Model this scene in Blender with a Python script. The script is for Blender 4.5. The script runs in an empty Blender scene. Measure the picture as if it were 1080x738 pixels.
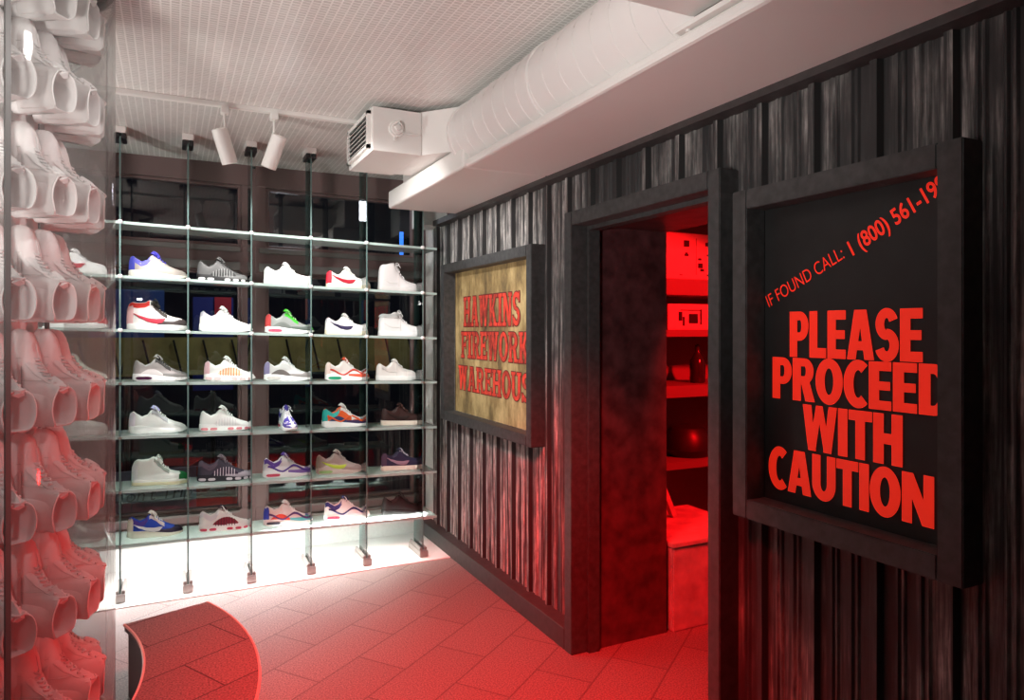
import bpy, bmesh, math, random
from mathutils import Vector, Matrix
random.seed(7)
SC = bpy.context.scene
COL = SC.collection
PI = math.pi

# ------------------------------------------------------------------ materials
MATS = {}
def nt(name):
    m = bpy.data.materials.new(name); m.use_nodes = True
    n = m.node_tree; b = n.nodes['Principled BSDF']
    return m, n, b
def mat(name, col, rough=.5, metal=0., bump=0., bscale=80., var=0., spec=.5, sheen=0., emis=0.):
    key = name
    if key in MATS: return MATS[key]
    m, n, b = nt(name)
    b.inputs['Base Color'].default_value = (*col, 1)
    b.inputs['Roughness'].default_value = rough
    b.inputs['Metallic'].default_value = metal
    b.inputs['Specular IOR Level'].default_value = spec
    if emis:
        b.inputs['Emission Color'].default_value = (*col, 1)
        b.inputs['Emission Strength'].default_value = emis
    if var or bump:
        tc = n.nodes.new('ShaderNodeTexCoord')
        no = n.nodes.new('ShaderNodeTexNoise'); no.inputs['Scale'].default_value = bscale
        no.inputs['Detail'].default_value = 4
        n.links.new(tc.outputs['Object'], no.inputs['Vector'])
        if var:
            r = n.nodes.new('ShaderNodeMapRange')
            r.inputs['From Min'].default_value = .3; r.inputs['From Max'].default_value = .7
            r.inputs['To Min'].default_value = 1 - var; r.inputs['To Max'].default_value = 1 + var
            n.links.new(no.outputs['Fac'], r.inputs['Value'])
            mx = n.nodes.new('ShaderNodeVectorMath'); mx.operation = 'SCALE'
            mx.inputs[0].default_value = col
            n.links.new(r.outputs['Result'], mx.inputs['Scale'])
            n.links.new(mx.outputs['Vector'], b.inputs['Base Color'])
        if bump:
            bu = n.nodes.new('ShaderNodeBump'); bu.inputs['Strength'].default_value = bump
            bu.inputs['Distance'].default_value = .002
            n.links.new(no.outputs['Fac'], bu.inputs['Height'])
            n.links.new(bu.outputs['Normal'], b.inputs['Normal'])
    MATS[key] = m
    return m

def glass(name, tint=(.93, .97, .95), ior=1.5, rough=.02, gain=1.0, milk=0., mcol=(.8, .9, .87)):
    m = bpy.data.materials.new(name); m.use_nodes = True
    n = m.node_tree; n.nodes.clear()
    o = n.nodes.new('ShaderNodeOutputMaterial'); mix = n.nodes.new('ShaderNodeMixShader')
    t = n.nodes.new('ShaderNodeBsdfTransparent'); t.inputs['Color'].default_value = (*tint, 1)
    g = n.nodes.new('ShaderNodeBsdfGlossy'); g.inputs['Roughness'].default_value = rough
    f = n.nodes.new('ShaderNodeFresnel'); f.inputs['IOR'].default_value = ior
    k = n.nodes.new('ShaderNodeMath'); k.operation = 'MULTIPLY'; k.inputs[1].default_value = gain; k.use_clamp = True
    n.links.new(f.outputs[0], k.inputs[0]); n.links.new(k.outputs[0], mix.inputs[0])
    n.links.new(t.outputs[0], mix.inputs[1]); n.links.new(g.outputs[0], mix.inputs[2])
    if milk:
        d = n.nodes.new('ShaderNodeBsdfDiffuse'); d.inputs['Color'].default_value = (*mcol, 1)
        t2 = n.nodes.new('ShaderNodeBsdfTranslucent'); t2.inputs['Color'].default_value = (*mcol, 1)
        ms = n.nodes.new('ShaderNodeMixShader'); ms.inputs[0].default_value = .5
        n.links.new(d.outputs[0], ms.inputs[1]); n.links.new(t2.outputs[0], ms.inputs[2])
        m2 = n.nodes.new('ShaderNodeMixShader'); m2.inputs[0].default_value = milk
        n.links.new(mix.outputs[0], m2.inputs[1]); n.links.new(ms.outputs[0], m2.inputs[2]); n.links.new(m2.outputs[0], o.inputs[0])
    else: n.links.new(mix.outputs[0], o.inputs[0])
    return m

M_SHELFGLASS = glass('shelf glass', (.86, .95, .92), 1.5, milk=.28)
M_FIN = glass('fin glass', (.80, .92, .89), 1.5, gain=1.4)
M_PANE = glass('window glass', (.75, .78, .8), 1.5, rough=.01, gain=3.0)
M_TUBE = glass('column glass', (.97, .985, .98), 1.45, rough=.03, gain=.6, milk=.07, mcol=(.9, .92, .92))
M_EDGE = mat('glass edge', (.40, .52, .49), .25)
M_FEDGE = mat('fin edge', (.12, .19, .18), .15)
M_CLIP = mat('white clip', (.85, .85, .84), .3)
M_WHITE = mat('white paint', (.80, .78, .75), .45, bump=.15, bscale=40)
M_WPLAIN = mat('white wall paint', (.78, .76, .74), .6, bump=.3, bscale=60, var=.04)
M_DUCT = mat('duct paint', (.80, .77, .75), .38, bump=.12, bscale=9)
M_STEEL = mat('brushed steel', (.30, .26, .25), .4, .5)
M_BLACK = mat('black plastic', (.02, .02, .022), .4)
M_DKGREY = mat('dark grey void', (.012, .012, .013), .8)
M_FRAME = mat('charcoal painted wood', (.050, .050, .050), .55, bump=.5, bscale=35, var=.3)
M_WINFR = mat('dark bronze window frame', (.20, .13, .125), .35, bump=.05)
M_ALU = mat('aluminium rail', (.20, .19, .18), .4, .5)

def corrugated_mat():
    m, n, b = nt('weathered corrugated metal')
    tc = n.nodes.new('ShaderNodeTexCoord')
    def noise(sx, sy, sz, det, rough=.6):
        mp = n.nodes.new('ShaderNodeMapping'); mp.inputs['Scale'].default_value = (sx, sy, sz)
        n.links.new(tc.outputs['Object'], mp.inputs['Vector'])
        no = n.nodes.new('ShaderNodeTexNoise'); no.inputs['Scale'].default_value = 1
        no.inputs['Detail'].default_value = det; no.inputs['Roughness'].default_value = rough
        n.links.new(mp.outputs[0], no.inputs['Vector']); return no.outputs['Fac']
    def mr(v, a, b_, c, d):
        r = n.nodes.new('ShaderNodeMapRange'); n.links.new(v, r.inputs['Value'])
        for k, x in zip(('From Min', 'From Max', 'To Min', 'To Max'), (a, b_, c, d)): r.inputs[k].default_value = x
        return r.outputs['Result']
    def mul(a, c):
        q = n.nodes.new('ShaderNodeMath'); q.operation = 'MULTIPLY'
        n.links.new(a, q.inputs[0]); n.links.new(c, q.inputs[1]); return q.outputs[0]
    streak = mr(noise(30, 45, 1.6, 5), .43, .67, 0.03, 1)
    fine = mr(noise(90, 160, 9, 4), .38, .66, .25, 1)
    big = mr(noise(2, 3.0, 1.1, 3), .45, .74, .03, .8)
    blotch = mr(noise(20, 22, 12, 5), .4, .7, .45, 1)
    sp = n.nodes.new('ShaderNodeSeparateXYZ'); n.links.new(tc.outputs['Object'], sp.inputs[0])
    worn = mr(sp.outputs['Y'], 2.55, 3.3, 0, .80)  # far-end wear, strengthened to paint in the brightness of the light there
    ad = n.nodes.new('ShaderNodeMath'); ad.operation = 'ADD'; ad.use_clamp = True; n.links.new(big, ad.inputs[0]); n.links.new(worn, ad.inputs[1])  # adds far-end wear and painted brightness to the streaks
    f = mul(mul(mul(streak, ad.outputs[0]), fine), blotch)
    cr = n.nodes.new('ShaderNodeValToRGB'); n.links.new(f, cr.inputs[0])
    cr.color_ramp.elements[0].position = 0; cr.color_ramp.elements[0].color = (.030, .029, .030, 1)
    cr.color_ramp.elements[1].position = .34; cr.color_ramp.elements[1].color = (.60, .56, .53, 1)
    n.links.new(cr.outputs[0], b.inputs['Base Color'])
    b.inputs['Roughness'].default_value = .55
    bu = n.nodes.new('ShaderNodeBump'); bu.inputs['Strength'].default_value = .35; bu.inputs['Distance'].default_value = .003
    n.links.new(noise(60, 60, 12, 5), bu.inputs['Height']); n.links.new(bu.outputs[0], b.inputs['Normal'])
    return m
M_CORR = corrugated_mat()

def tile_mat(name, c1, c2, mortar, ang, bw, rh, off=.5, msize=.004, rough=.6, offx=0, offy=0, grain=.35, bump=.3, nscale=260):
    """speckled slabs in running bond"""
    m, n, b = nt(name)
    tc = n.nodes.new('ShaderNodeTexCoord'); mp = n.nodes.new('ShaderNodeMapping')
    mp.inputs['Rotation'].default_value = (0, 0, ang); mp.inputs['Location'].default_value = (offx, offy, 0)
    n.links.new(tc.outputs['Object'], mp.inputs[0])
    br = n.nodes.new('ShaderNodeTexBrick'); n.links.new(mp.outputs[0], br.inputs['Vector'])
    br.offset = off
    for k, v in (('Scale', 1), ('Mortar Size', msize), ('Mortar Smooth', .1), ('Brick Width', bw), ('Row Height', rh), ('Bias', 0)): br.inputs[k].default_value = v
    br.inputs['Color1'].default_value = (*c1, 1); br.inputs['Color2'].default_value = (*c2, 1); br.inputs['Mortar'].default_value = (*mortar, 1)
    no = n.nodes.new('ShaderNodeTexNoise'); no.inputs['Scale'].default_value = nscale; no.inputs['Detail'].default_value = 3
    n.links.new(tc.outputs['Object'], no.inputs['Vector'])
    r = n.nodes.new('ShaderNodeMapRange'); n.links.new(no.outputs['Fac'], r.inputs['Value'])
    for k, x in zip(('From Min', 'From Max', 'To Min', 'To Max'), (.35, .65, 1 - grain, 1 + grain)): r.inputs[k].default_value = x
    vm = n.nodes.new('ShaderNodeVectorMath'); vm.operation = 'SCALE'
    n.links.new(br.outputs['Color'], vm.inputs[0]); n.links.new(r.outputs[0], vm.inputs['Scale'])
    n.links.new(vm.outputs[0], b.inputs['Base Color'])
    b.inputs['Roughness'].default_value = rough
    iv = n.nodes.new('ShaderNodeMath'); iv.operation = 'SUBTRACT'; iv.inputs[0].default_value = 1
    n.links.new(br.outputs['Fac'], iv.inputs[1])
    bu = n.nodes.new('ShaderNodeBump'); bu.inputs['Strength'].default_value = bump; bu.inputs['Distance'].default_value = .003
    n.links.new(iv.outputs[0], bu.inputs['Height']); n.links.new(bu.outputs[0], b.inputs['Normal'])
    return m
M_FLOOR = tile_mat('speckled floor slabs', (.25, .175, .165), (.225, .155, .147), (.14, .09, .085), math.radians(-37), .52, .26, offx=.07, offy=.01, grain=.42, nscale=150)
M_BENCH = tile_mat('speckled bench slabs', (.19, .125, .115), (.165, .105, .10), (.04, .02, .02), math.radians(-29), .50, .25, msize=.003, offx=.12, offy=.10, grain=.5, nscale=150)
M_CEIL = tile_mat('white mosaic ceiling', (.62, .61, .58), (.70, .69, .66), (.92, .91, .88), math.radians(90), .020, .031, msize=.0032, rough=.22, grain=.02, bump=.5)

def parchment():
    m, n, b = nt('weathered tan board')
    tc = n.nodes.new('ShaderNodeTexCoord')
    mp = n.nodes.new('ShaderNodeMapping'); mp.inputs['Scale'].default_value = (3, 5, 2.2); n.links.new(tc.outputs['Object'], mp.inputs[0])
    no = n.nodes.new('ShaderNodeTexNoise'); no.inputs['Scale'].default_value = 1; no.inputs['Detail'].default_value = 8; no.inputs['Roughness'].default_value = .7
    n.links.new(mp.outputs[0], no.inputs['Vector'])
    cr = n.nodes.new('ShaderNodeValToRGB'); n.links.new(no.outputs['Fac'], cr.inputs[0])
    e = cr.color_ramp.elements
    e[0].position = .34; e[0].color = (.05, .034, .018, 1); e[1].position = .68; e[1].color = (.56, .42, .20, 1)
    x = e.new(.50); x.color = (.27, .185, .075, 1)
    n.links.new(cr.outputs[0], b.inputs['Base Color']); b.inputs['Roughness'].default_value = .7
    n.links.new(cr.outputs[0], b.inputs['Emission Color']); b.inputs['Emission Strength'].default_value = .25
    return m
M_PARCH = parchment()
def worn_red():
    m, n, b = nt('worn red lettering')
    tc = n.nodes.new('ShaderNodeTexCoord')
    no = n.nodes.new('ShaderNodeTexNoise'); no.inputs['Scale'].default_value = 9; no.inputs['Detail'].default_value = 8; no.inputs['Roughness'].default_value = .7
    n.links.new(tc.outputs['Object'], no.inputs['Vector'])
    cr = n.nodes.new('ShaderNodeValToRGB'); n.links.new(no.outputs['Fac'], cr.inputs[0])
    e = cr.color_ramp.elements
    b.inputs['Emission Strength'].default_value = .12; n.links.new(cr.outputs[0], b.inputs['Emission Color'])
    e[0].position = .36; e[0].color = (.25, .03, .02, 1); e[1].position = .58; e[1].color = (.78, .055, .03, 1)
    n.links.new(cr.outputs[0], b.inputs['Base Color']); b.inputs['Roughness'].default_value = .7
    return m
M_WORNRED = worn_red()
M_DARKRED = mat('dark maroon outline', (.16, .02, .018), .7)
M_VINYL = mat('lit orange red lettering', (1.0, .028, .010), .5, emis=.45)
M_SIGNBLK = mat('matt black sign board', (.014, .014, .014), .5, var=.2, bscale=12)

# ------------------------------------------------------------------ mesh builder
class MB:
    def __init__(s): s.v = []; s.f = []; s.m = []; s.mi = 0
    def add(s, vs, fs):
        o = len(s.v); s.v += [tuple(v) for v in vs]; s.f += [tuple(o + i for i in f) for f in fs]; s.m += [s.mi] * len(fs)
    def box(s, x0, x1, y0, y1, z0, z1, b=0.):
        if b <= 0:
            vs = [(x, y, z) for x in (x0, x1) for y in (y0, y1) for z in (z0, z1)]
            s.add(vs, [(0, 1, 3, 2), (4, 6, 7, 5), (0, 4, 5, 1), (2, 3, 7, 6), (0, 2, 6, 4), (1, 5, 7, 3)]); return
        bm = bmesh.new(); bmesh.ops.create_cube(bm, size=1)
        for v in bm.verts:
            v.co = ((x0 + x1) / 2 + v.co.x * (x1 - x0), (y0 + y1) / 2 + v.co.y * (y1 - y0), (z0 + z1) / 2 + v.co.z * (z1 - z0))
        bmesh.ops.bevel(bm, geom=bm.edges[:], offset=b, segments=2, affect='EDGES')
        s.bm(bm); bm.free()
    def bm(s, bm, M=None):
        bm.verts.index_update()
        s.add([(M @ v.co) if M else v.co for v in bm.verts], [[v.index for v in f.verts] for f in bm.faces])
    def tube(s, pts, r, n=8, cap=True, r1=None):
        pts = [Vector(p) for p in pts]; rings = []
        for i, p in enumerate(pts):
            d = (pts[min(i + 1, len(pts) - 1)] - pts[max(i - 1, 0)]).normalized()
            up = Vector((0, 0, 1)) if abs(d.z) < .95 else Vector((1, 0, 0))
            a = d.cross(up).normalized(); c = d.cross(a)
            rr = r if r1 is None else r + (r1 - r) * i / (len(pts) - 1)
            rings.append([p + a * rr * math.cos(2 * PI * k / n) + c * rr * math.sin(2 * PI * k / n) for k in range(n)])
        s.rings(rings, cap)
    def rings(s, rings, cap=True, close=True):
        n = len(rings[0]); vs = [p for r in rings for p in r]; fs = []
        for i in range(len(rings) - 1):
            for k in range(n if close else n - 1):
                k2 = (k + 1) % n
                fs.append((i * n + k, i * n + k2, (i + 1) * n + k2, (i + 1) * n + k))
        if cap: fs.append(tuple(range(n - 1, -1, -1))); fs.append(tuple((len(rings) - 1) * n + k for k in range(n)))
        s.add(vs, fs)
    def lathe(s, prof, c=(0, 0, 0), n=32, cap=True):
        s.rings([[(c[0] + r * math.cos(2 * PI * k / n), c[1] + r * math.sin(2 * PI * k / n), c[2] + z) for k in range(n)] for r, z in prof], cap)
    def build(s, name, mats, parent=None, smooth=False, bevel=0, ang=35):
        me = bpy.data.meshes.new(name); me.from_pydata(s.v, [], s.f)
        if not isinstance(mats, (list, tuple)): mats = [mats]
        for m in mats: me.materials.append(m)
        if len(mats) > 1: me.polygons.foreach_set('material_index', s.m)
        bm = bmesh.new(); bm.from_mesh(me); bmesh.ops.recalc_face_normals(bm, faces=bm.faces); bm.to_mesh(me); bm.free()
        if smooth:
            me.polygons.foreach_set('use_smooth', [True] * len(me.polygons))
            if ang:
                me.set_sharp_from_angle(angle=math.radians(ang))
        me.update()
        o = bpy.data.objects.new(name, me); COL.objects.link(o)
        if parent: o.parent = parent
        if bevel:
            md = o.modifiers.new('bevel', 'BEVEL'); md.width = bevel; md.segments = 2; md.limit_method = 'ANGLE'
        return o

def tag(o, label=None, cat=None, group=None, kind=None):
    if label: o['label'] = label
    if cat: o['category'] = cat
    if group: o['group'] = group
    if kind: o['kind'] = kind
    return o
def empty(name, loc, label=None, cat=None, group=None, kind=None):
    o = bpy.data.objects.new(name, None); COL.objects.link(o); o.location = loc
    o.empty_display_size = .05
    return tag(o, label, cat, group, kind)
def part(mb, name, m, parent, **k):
    """verts given in world space; parent may be moved/unrotated"""
    L = parent.location
    mb.v = [(v[0] - L.x, v[1] - L.y, v[2] - L.z) for v in mb.v]
    return mb.build(name, m, parent, **k)

def lerp(t, x):
    if x <= t[0][0]: return t[0][1]
    for (a, fa), (b, fb) in zip(t, t[1:]):
        if x <= b:
            u = (x - a) / (b - a); u = u * u * (3 - 2 * u) * .5 + u * .5
            return fa + (fb - fa) * u
    return t[-1][1]

# ------------------------------------------------------------------ dimensions
H = 1.5            # camera height
CEIL = 2.62
XW = 1.74          # base plane of the right wall cladding
XF = 1.656         # front plane of frames on that wall
TILT = -.029       # the shelf unit drops a little towards the right wall

# ------------------------------------------------------------------ floor / ceiling / walls
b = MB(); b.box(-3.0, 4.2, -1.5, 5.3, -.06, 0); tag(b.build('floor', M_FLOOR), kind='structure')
M_WFLOOR = mat('white floor strip', (.82, .79, .77), .35, bump=.2, bscale=20)
b = MB(); b.box(-2.6, 1.655, 4.29, 4.925, -.01, .006); tag(b.build('trim_1', M_WFLOOR, bevel=.002), kind='structure')
b = MB(); b.box(-3.0, 4.2, -1.5, 5.3, CEIL, CEIL + .06); tag(b.build('ceiling', M_CEIL), kind='structure')
b = MB(); b.box(-2.7, -2.6, -1.5, 5.3, 0, CEIL); tag(b.build('wall_left', M_WPLAIN), kind='structure')
M_REAR = mat('dark rear wall', (.10, .09, .09), .7)
b = MB(); b.box(-2.7, 1.74, -1.5, -1.4, 0, CEIL); tag(b.build('wall_rear', M_REAR), kind='structure')

# low white wall and sill beneath the windows
b = MB(); b.box(-2.6, 1.74, 4.93, 5.12, 0, .13); b.box(-2.6, 1.74, 4.915, 5.12, .13, .15)
tag(b.build('wall_back', M_WPLAIN, bevel=.003), kind='structure')

# windows: dark bronze frames, a transom, a mullion
WY0, WY1 = 5.03, 5.12
def zt(x, z): return z + TILT * .6 * (x - 0)
def window(n, x0, x1):
    w = empty('window_%d' % n, ((x0 + x1) / 2, 5.07, .15), kind='structure')
    f = MB()
    def bar(xa, xb, za, zb, y0=WY0, y1=WY1):
        vs = [(x, y, zt(x, z)) for x in (xa, xb) for y in (y0, y1) for z in (za, zb)]
        f.add(vs, [(0, 1, 3, 2), (4, 6, 7, 5), (0, 4, 5, 1), (2, 3, 7, 6), (0, 2, 6, 4), (1, 5, 7, 3)])
    bar(x0, x1, 2.49, 2.66); bar(x0, x1, 1.90, 2.075); bar(x0, x1, .175, .30)
    bar(x0, x0 + .07, .175, 2.66, WY0 + .003); bar(x1 - .07, x1, .175, 2.66, WY0 + .003)
    # inner stops
    for za, zb in ((.30, 1.90), (2.075, 2.49)):
        bar(x0 + .07, x0 + .09, za, zb, WY0 + .025, WY1); bar(x1 - .09, x1 - .07, za, zb, WY0 + .025, WY1)
        bar(x0 + .09, x1 - .09, za, za + .018, WY0 + .025, WY1); bar(x0 + .09, x1 - .09, zb - .018, zb, WY0 + .025, WY1)
    part(f, 'window_frame', M_WINFR, w, bevel=.003)
    f = MB()
    bar(x0 + .02, x1 - .08, 2.035, 2.068, WY0 - .022, WY0 + .0); bar(x0 + .02, x1 - .08, 1.91, 1.965, WY0 - .022, WY0 + .0)
    bar(x0 + .08, x1 - .08, .280, .296, WY0 - .02, WY0); bar(x0 + .08, x1 - .08, .21, .226, WY0 - .02, WY0)
    tag(part(f, 'glazing_rail', M_ALU, w, bevel=.002), label='bright aluminium glazing rails')
    for k, (za, zb) in enumerate(((.318, 1.882), (2.093, 2.472))):
        g = MB(); vs = [(x, 5.085, zt(x, z)) for x, z in ((x0 + .09, za), (x1 - .09, za), (x1 - .09, zb), (x0 + .09, zb))]
        g.add(vs, [(0, 1, 2, 3)]); part(g, 'pane', M_PANE, w)
    return w
window(1, -2.0, -.76); window(2, -.74, .50); window(3, .52, 1.73)
b = MB(); b.box(.495, .525, 5.034, 5.12, .15, 2.6); b.box(-.765, -.735, 5.034, 5.12, .15, 2.6); b.box(-2.6, -2.0, 5.0, 5.12, .2, CEIL)
tag(b.build('trim_2', M_WINFR), kind='structure')

# ------------------------------------------------------------------ right wall with corrugated cladding
PER, PH = .2043, 1.046
def prof_x(y):
    """height of the cladding towards the room at y"""
    t = ((y - PH) / PER) % 1.0 * PER
    h = 0
    if t < .006: h = t / .006 * .021
    elif t < .028: h = .021
    elif t < .034: h = .021 * (1 - (t - .028) / .006)
    else:
        for c in (.078, .098, .145, .162):
            d = abs(t - c)
            if d < .008: h = max(h, .007 * (1 - max(0, d - .003) / .005))
    return h
def ys_between(a, c):
    out = {round(a, 5), round(c, 5)}
    k0 = int((a - PH) / PER) - 2
    for k in range(k0, k0 + int((c - a) / PER) + 5):
        for t in (0, .006, .028, .034, .070, .075, .081, .086, .090, .095, .101, .106, .137, .142, .148, .153, .154, .159, .165, .170, PER - .004):
            y = PH + k * PER + t
            if a < y < c: out.add(round(y, 5))
    return sorted(out)
SIGN2 = (1.05, 1.675, .955, 1.89); SIGN1 = (3.205, 4.413, .955, 1.885)   # holes y0,y1,z0,z1
DOOR = (1.844, 2.757, 1.985)
CB = MB()
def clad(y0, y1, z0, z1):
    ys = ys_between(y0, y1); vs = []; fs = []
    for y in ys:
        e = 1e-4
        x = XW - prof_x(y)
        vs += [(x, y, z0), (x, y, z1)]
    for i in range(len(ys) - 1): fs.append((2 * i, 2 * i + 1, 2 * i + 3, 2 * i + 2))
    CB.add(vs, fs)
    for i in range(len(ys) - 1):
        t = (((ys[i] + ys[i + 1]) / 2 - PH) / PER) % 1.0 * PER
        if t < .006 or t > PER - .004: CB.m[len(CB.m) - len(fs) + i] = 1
ZT = 2.275
def clad_with_hole(y0, y1, hole):
    a, c, d, e = hole
    clad(y0, a, 0, ZT); clad(c, y1, 0, ZT); clad(a, c, 0, d); clad(a, c, e, ZT)
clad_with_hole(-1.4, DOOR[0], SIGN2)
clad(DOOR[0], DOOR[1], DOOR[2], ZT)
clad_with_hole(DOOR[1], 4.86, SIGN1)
cl = CB.build('wall_right', [M_CORR, mat('painted rib shade', (.022, .021, .021), .7)]); tag(cl, kind='structure')  # second material paints shade onto the rib flanks and the strip beside them
# solid partition behind the cladding (its dark reveal shows in the doorway)
M_REVEAL = mat('dark maroon reveal paint', (.085, .028, .030), .45, bump=.5, bscale=14, var=.5)
b = MB(); b.box(XW + .045, 2.208, DOOR[1], 5.3, 0, CEIL); b.box(XW + .045, 2.208, -1.5, DOOR[0], 0, CEIL); b.box(XW + .045, 2.208, DOOR[0], DOOR[1], DOOR[2], CEIL)
b.box(XW + .001, XW + .045, 2.757, 2.80, 0, CEIL); b.box(XW + .001, XW + .045, 1.80, 1.844, 0, CEIL); b.box(XW + .001, XW + .045, 1.844, 2.757, 1.985, 2.02)
tag(b.build('wall_inner', M_REVEAL), kind='structure')
b = MB(); b.box(XW - .002, XW + .045, 4.862, 5.03, 0, CEIL); b.box(1.60, XW + .04, 4.68, 4.93, 2.245, CEIL)
tag(b.build('trim_3', M_WPLAIN), kind='structure')
# top trim, baseboards
M_TRIM = mat('charcoal trim board', (.05, .045, .045), .5, bump=.3, bscale=30, var=.2)
b = MB(); b.box(1.672, XW + .02, -1.4, 4.68, 2.237, 2.275); tag(b.build('trim_4', M_TRIM, bevel=.002), kind='structure')
b = MB(); b.box(XF, XW + .02, 2.82, 4.90, 0, .10); tag(b.build('baseboard_right', M_TRIM, bevel=.003), kind='structure')
b = MB(); b.box(XF, XW + .02, -1.4, 1.786, 0, .10); tag(b.build('baseboard_front', M_TRIM, bevel=.003), kind='structure')
# door surround
b = MB()
b.box(XF, XW + .003, 1.789, 1.848, 0, 2.047, .003); b.box(XF, XW + .003, 2.753, 2.817, 0, 2.047, .003); b.box(XF, XW + .003, 1.848, 2.753, 1.983, 2.047, .003)
tag(b.build('door_1', M_FRAME), kind='structure')
# dark liner between frame and reveal
b = MB(); b.box(XW + .002, 1.80, 2.735, 2.758, 0, 1.985); b.box(XW + .002, 1.80, 1.844, 1.866, 0, 1.985); b.box(XW + .002, 1.80, 1.866, 2.735, 1.965, 1.985)
tag(b.build('trim_5', M_FRAME), kind='structure')

# ------------------------------------------------------------------ soffit
b = MB(); b.box(1.238, XW + .02, -1.4, 3.0195, 2.262, 2.30); b.box(1.37, XW + .02, -1.4, 3.15, 2.30, CEIL); b.box(1.226, XW + .02, 3.02, 4.26, 2.262, 2.37); b.box(1.32, XW + .02, 3.15, 4.26, 2.37, CEIL)
tag(b.build('soffit', M_WHITE, bevel=.012), kind='structure')

# ------------------------------------------------------------------ spiral duct
du = empty('air_duct', (1.36, 2.3, 2.42), 'white round spiral duct running above the corrugated wall, ending in a grille box', 'duct')
b = MB(); n = 40; rings = []
R0 = .166
for i in range(2):
    y = (3.14, 1.44)[i]
    rings.append([(1.36 + R0 * math.cos(2 * PI * k / n), y, 2.448 + R0 * math.sin(2 * PI * k / n)) for k in range(n)])
b.rings(rings)
part(b, 'duct_pipe', M_DUCT, du, smooth=True)
b = MB(); pts = []
turns = 15
for i in range(turns * 32 + 1):
    a = 2 * PI * i / 32; y = 3.10 - (3.10 - 1.5) * i / (turns * 32)
    pts.append((1.36 + (R0 + .0005) * math.cos(a), y, 2.448 + (R0 + .0005) * math.sin(a)))
b.tube(pts, .0018, 5); part(b, 'spiral_seam', M_DUCT, du, smooth=True)
b = MB()
for y in (3.125, 2.32):
    b = MB()
    rr = [[(1.36 + r * math.cos(2 * PI * k / n), y + dy, 2.448 + r * math.sin(2 * PI * k / n)) for k in range(n)] for r, dy in ((R0, -.014), (R0 + .006, -.012), (R0 + .006, .012), (R0, .014))]
    b.rings(rr, cap=False); part(b, 'joint_band', M_DUCT, du, smooth=True)
# grille box
b = MB(); b.box(.88, 1.13, 3.33, 3.83, 2.375, 2.59); part(b, 'end_box', M_WHITE, du, bevel=.004)
b = MB()
q = [(1.127, 3.34), (1.30, 3.13), (1.62, 3.13), (1.62, 3.80), (1.127, 3.80)]
b.add([(x, y, 2.377) for x, y in q] + [(x, y, 2.595) for x, y in q], [(0, 1, 2, 3, 4), (9, 8, 7, 6, 5)] + [(i, (i + 1) % 5, 5 + (i + 1) % 5, 5 + i) for i in range(5)])
part(b, 'transition', M_WHITE, du, bevel=.003)
M_SLOT = mat('grille shadow slot', (.03, .03, .03), .7)
b = MB(); b.box(.874, .884, 3.385, 3.775, 2.41, 2.56); g = part(b, 'grille', M_SLOT, du); tag(g, label='dark slotted grille with white louvres')
b = MB()
for k in range(7):
    z = 2.415 + k * .0232
    b.add([(.862, 3.38, z), (.862, 3.78, z), (.882, 3.78, z + .012), (.882, 3.38, z + .012), (.862, 3.38, z + .004), (.862, 3.78, z + .004), (.882, 3.78, z + .016), (.882, 3.38, z + .016)],
          [(0, 1, 2, 3), (7, 6, 5, 4), (0, 4, 5, 1), (1, 5, 6, 2), (2, 6, 7, 3), (3, 7, 4, 0)])
b.box(.862, .884, 3.36, 3.385, 2.395, 2.575); b.box(.862, .884, 3.775, 3.80, 2.395, 2.575); b.box(.862, .884, 3.36, 3.80, 2.56, 2.575); b.box(.862, .884, 3.36, 3.80, 2.395, 2.41)
l = part(b, 'louvre', M_WHITE, g) if False else part(b, 'louvre', M_WHITE, du)
b = MB()
for r, y0, y1 in ((.040, 3.318, 3.332), (.030, 3.305, 3.32), (.014, 3.292, 3.306)):
    b.rings([[(1.00 + rr * math.cos(2 * PI * k / 20), y, 2.49 + rr * math.sin(2 * PI * k / 20)) for k in range(20)] for rr, y in ((r, y1), (r, y0 + .003), (r * .93, y0))])
b.box(1.03, 1.12, 3.312, 3.322, 2.466, 2.476, .003); b.tube([(.975, 3.30, 2.50), (1.0, 3.297, 2.52), (1.02, 3.30, 2.505)], .005)
b.box(.985, 1.0, 3.32, 3.33, 2.43, 2.455, .002)
tag(part(b, 'damper_handle', M_WHITE, du, smooth=True), label='round damper dial with lever')
# near-end plenum
b = MB(); b.box(.80, 1.25, .2, 1.45, 2.332, 2.60); tag(part(b, 'plenum_box', M_WHITE, du, bevel=.004), label='grey-shadowed box at the near end')
b = MB(); b.box(1.225, 1.262, .2, 1.50, 2.302, 2.316); b.tube([(1.243, 1.46, 2.296), (1.243, 1.46, 2.32)], .008, 10)
part(b, 'angle_bracket', M_WHITE, du, bevel=.001)

# ------------------------------------------------------------------ lettering
def sect(cx, cy, rx, ry, ix, iy, a0, a1, e, n=20):
    rx += e; ry += e; ix = max(ix - e, .005); iy = max(iy - e, .005)
    out = []
    for i in range(n):
        t0 = math.radians(a0 + (a1 - a0) * i / n); t1 = math.radians(a0 + (a1 - a0) * (i + 1) / n)
        out.append([(cx + ix * math.cos(t0), cy + iy * math.sin(t0)), (cx + rx * math.cos(t0), cy + ry * math.sin(t0)),
                    (cx + rx * math.cos(t1), cy + ry * math.sin(t1)), (cx + ix * math.cos(t1), cy + iy * math.sin(t1))])
    return out
def rc(x0, y0, x1, y1, e): return [[(x0 - e, y0 - e), (x1 + e, y0 - e), (x1 + e, y1 + e), (x0 - e, y1 + e)]]
def pa(a, b_, c, d, y0, y1, e): return [[(a - e, y0 - e), (b_ + e, y0 - e), (d + e, y1 + e), (c - e, y1 + e)]]
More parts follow.
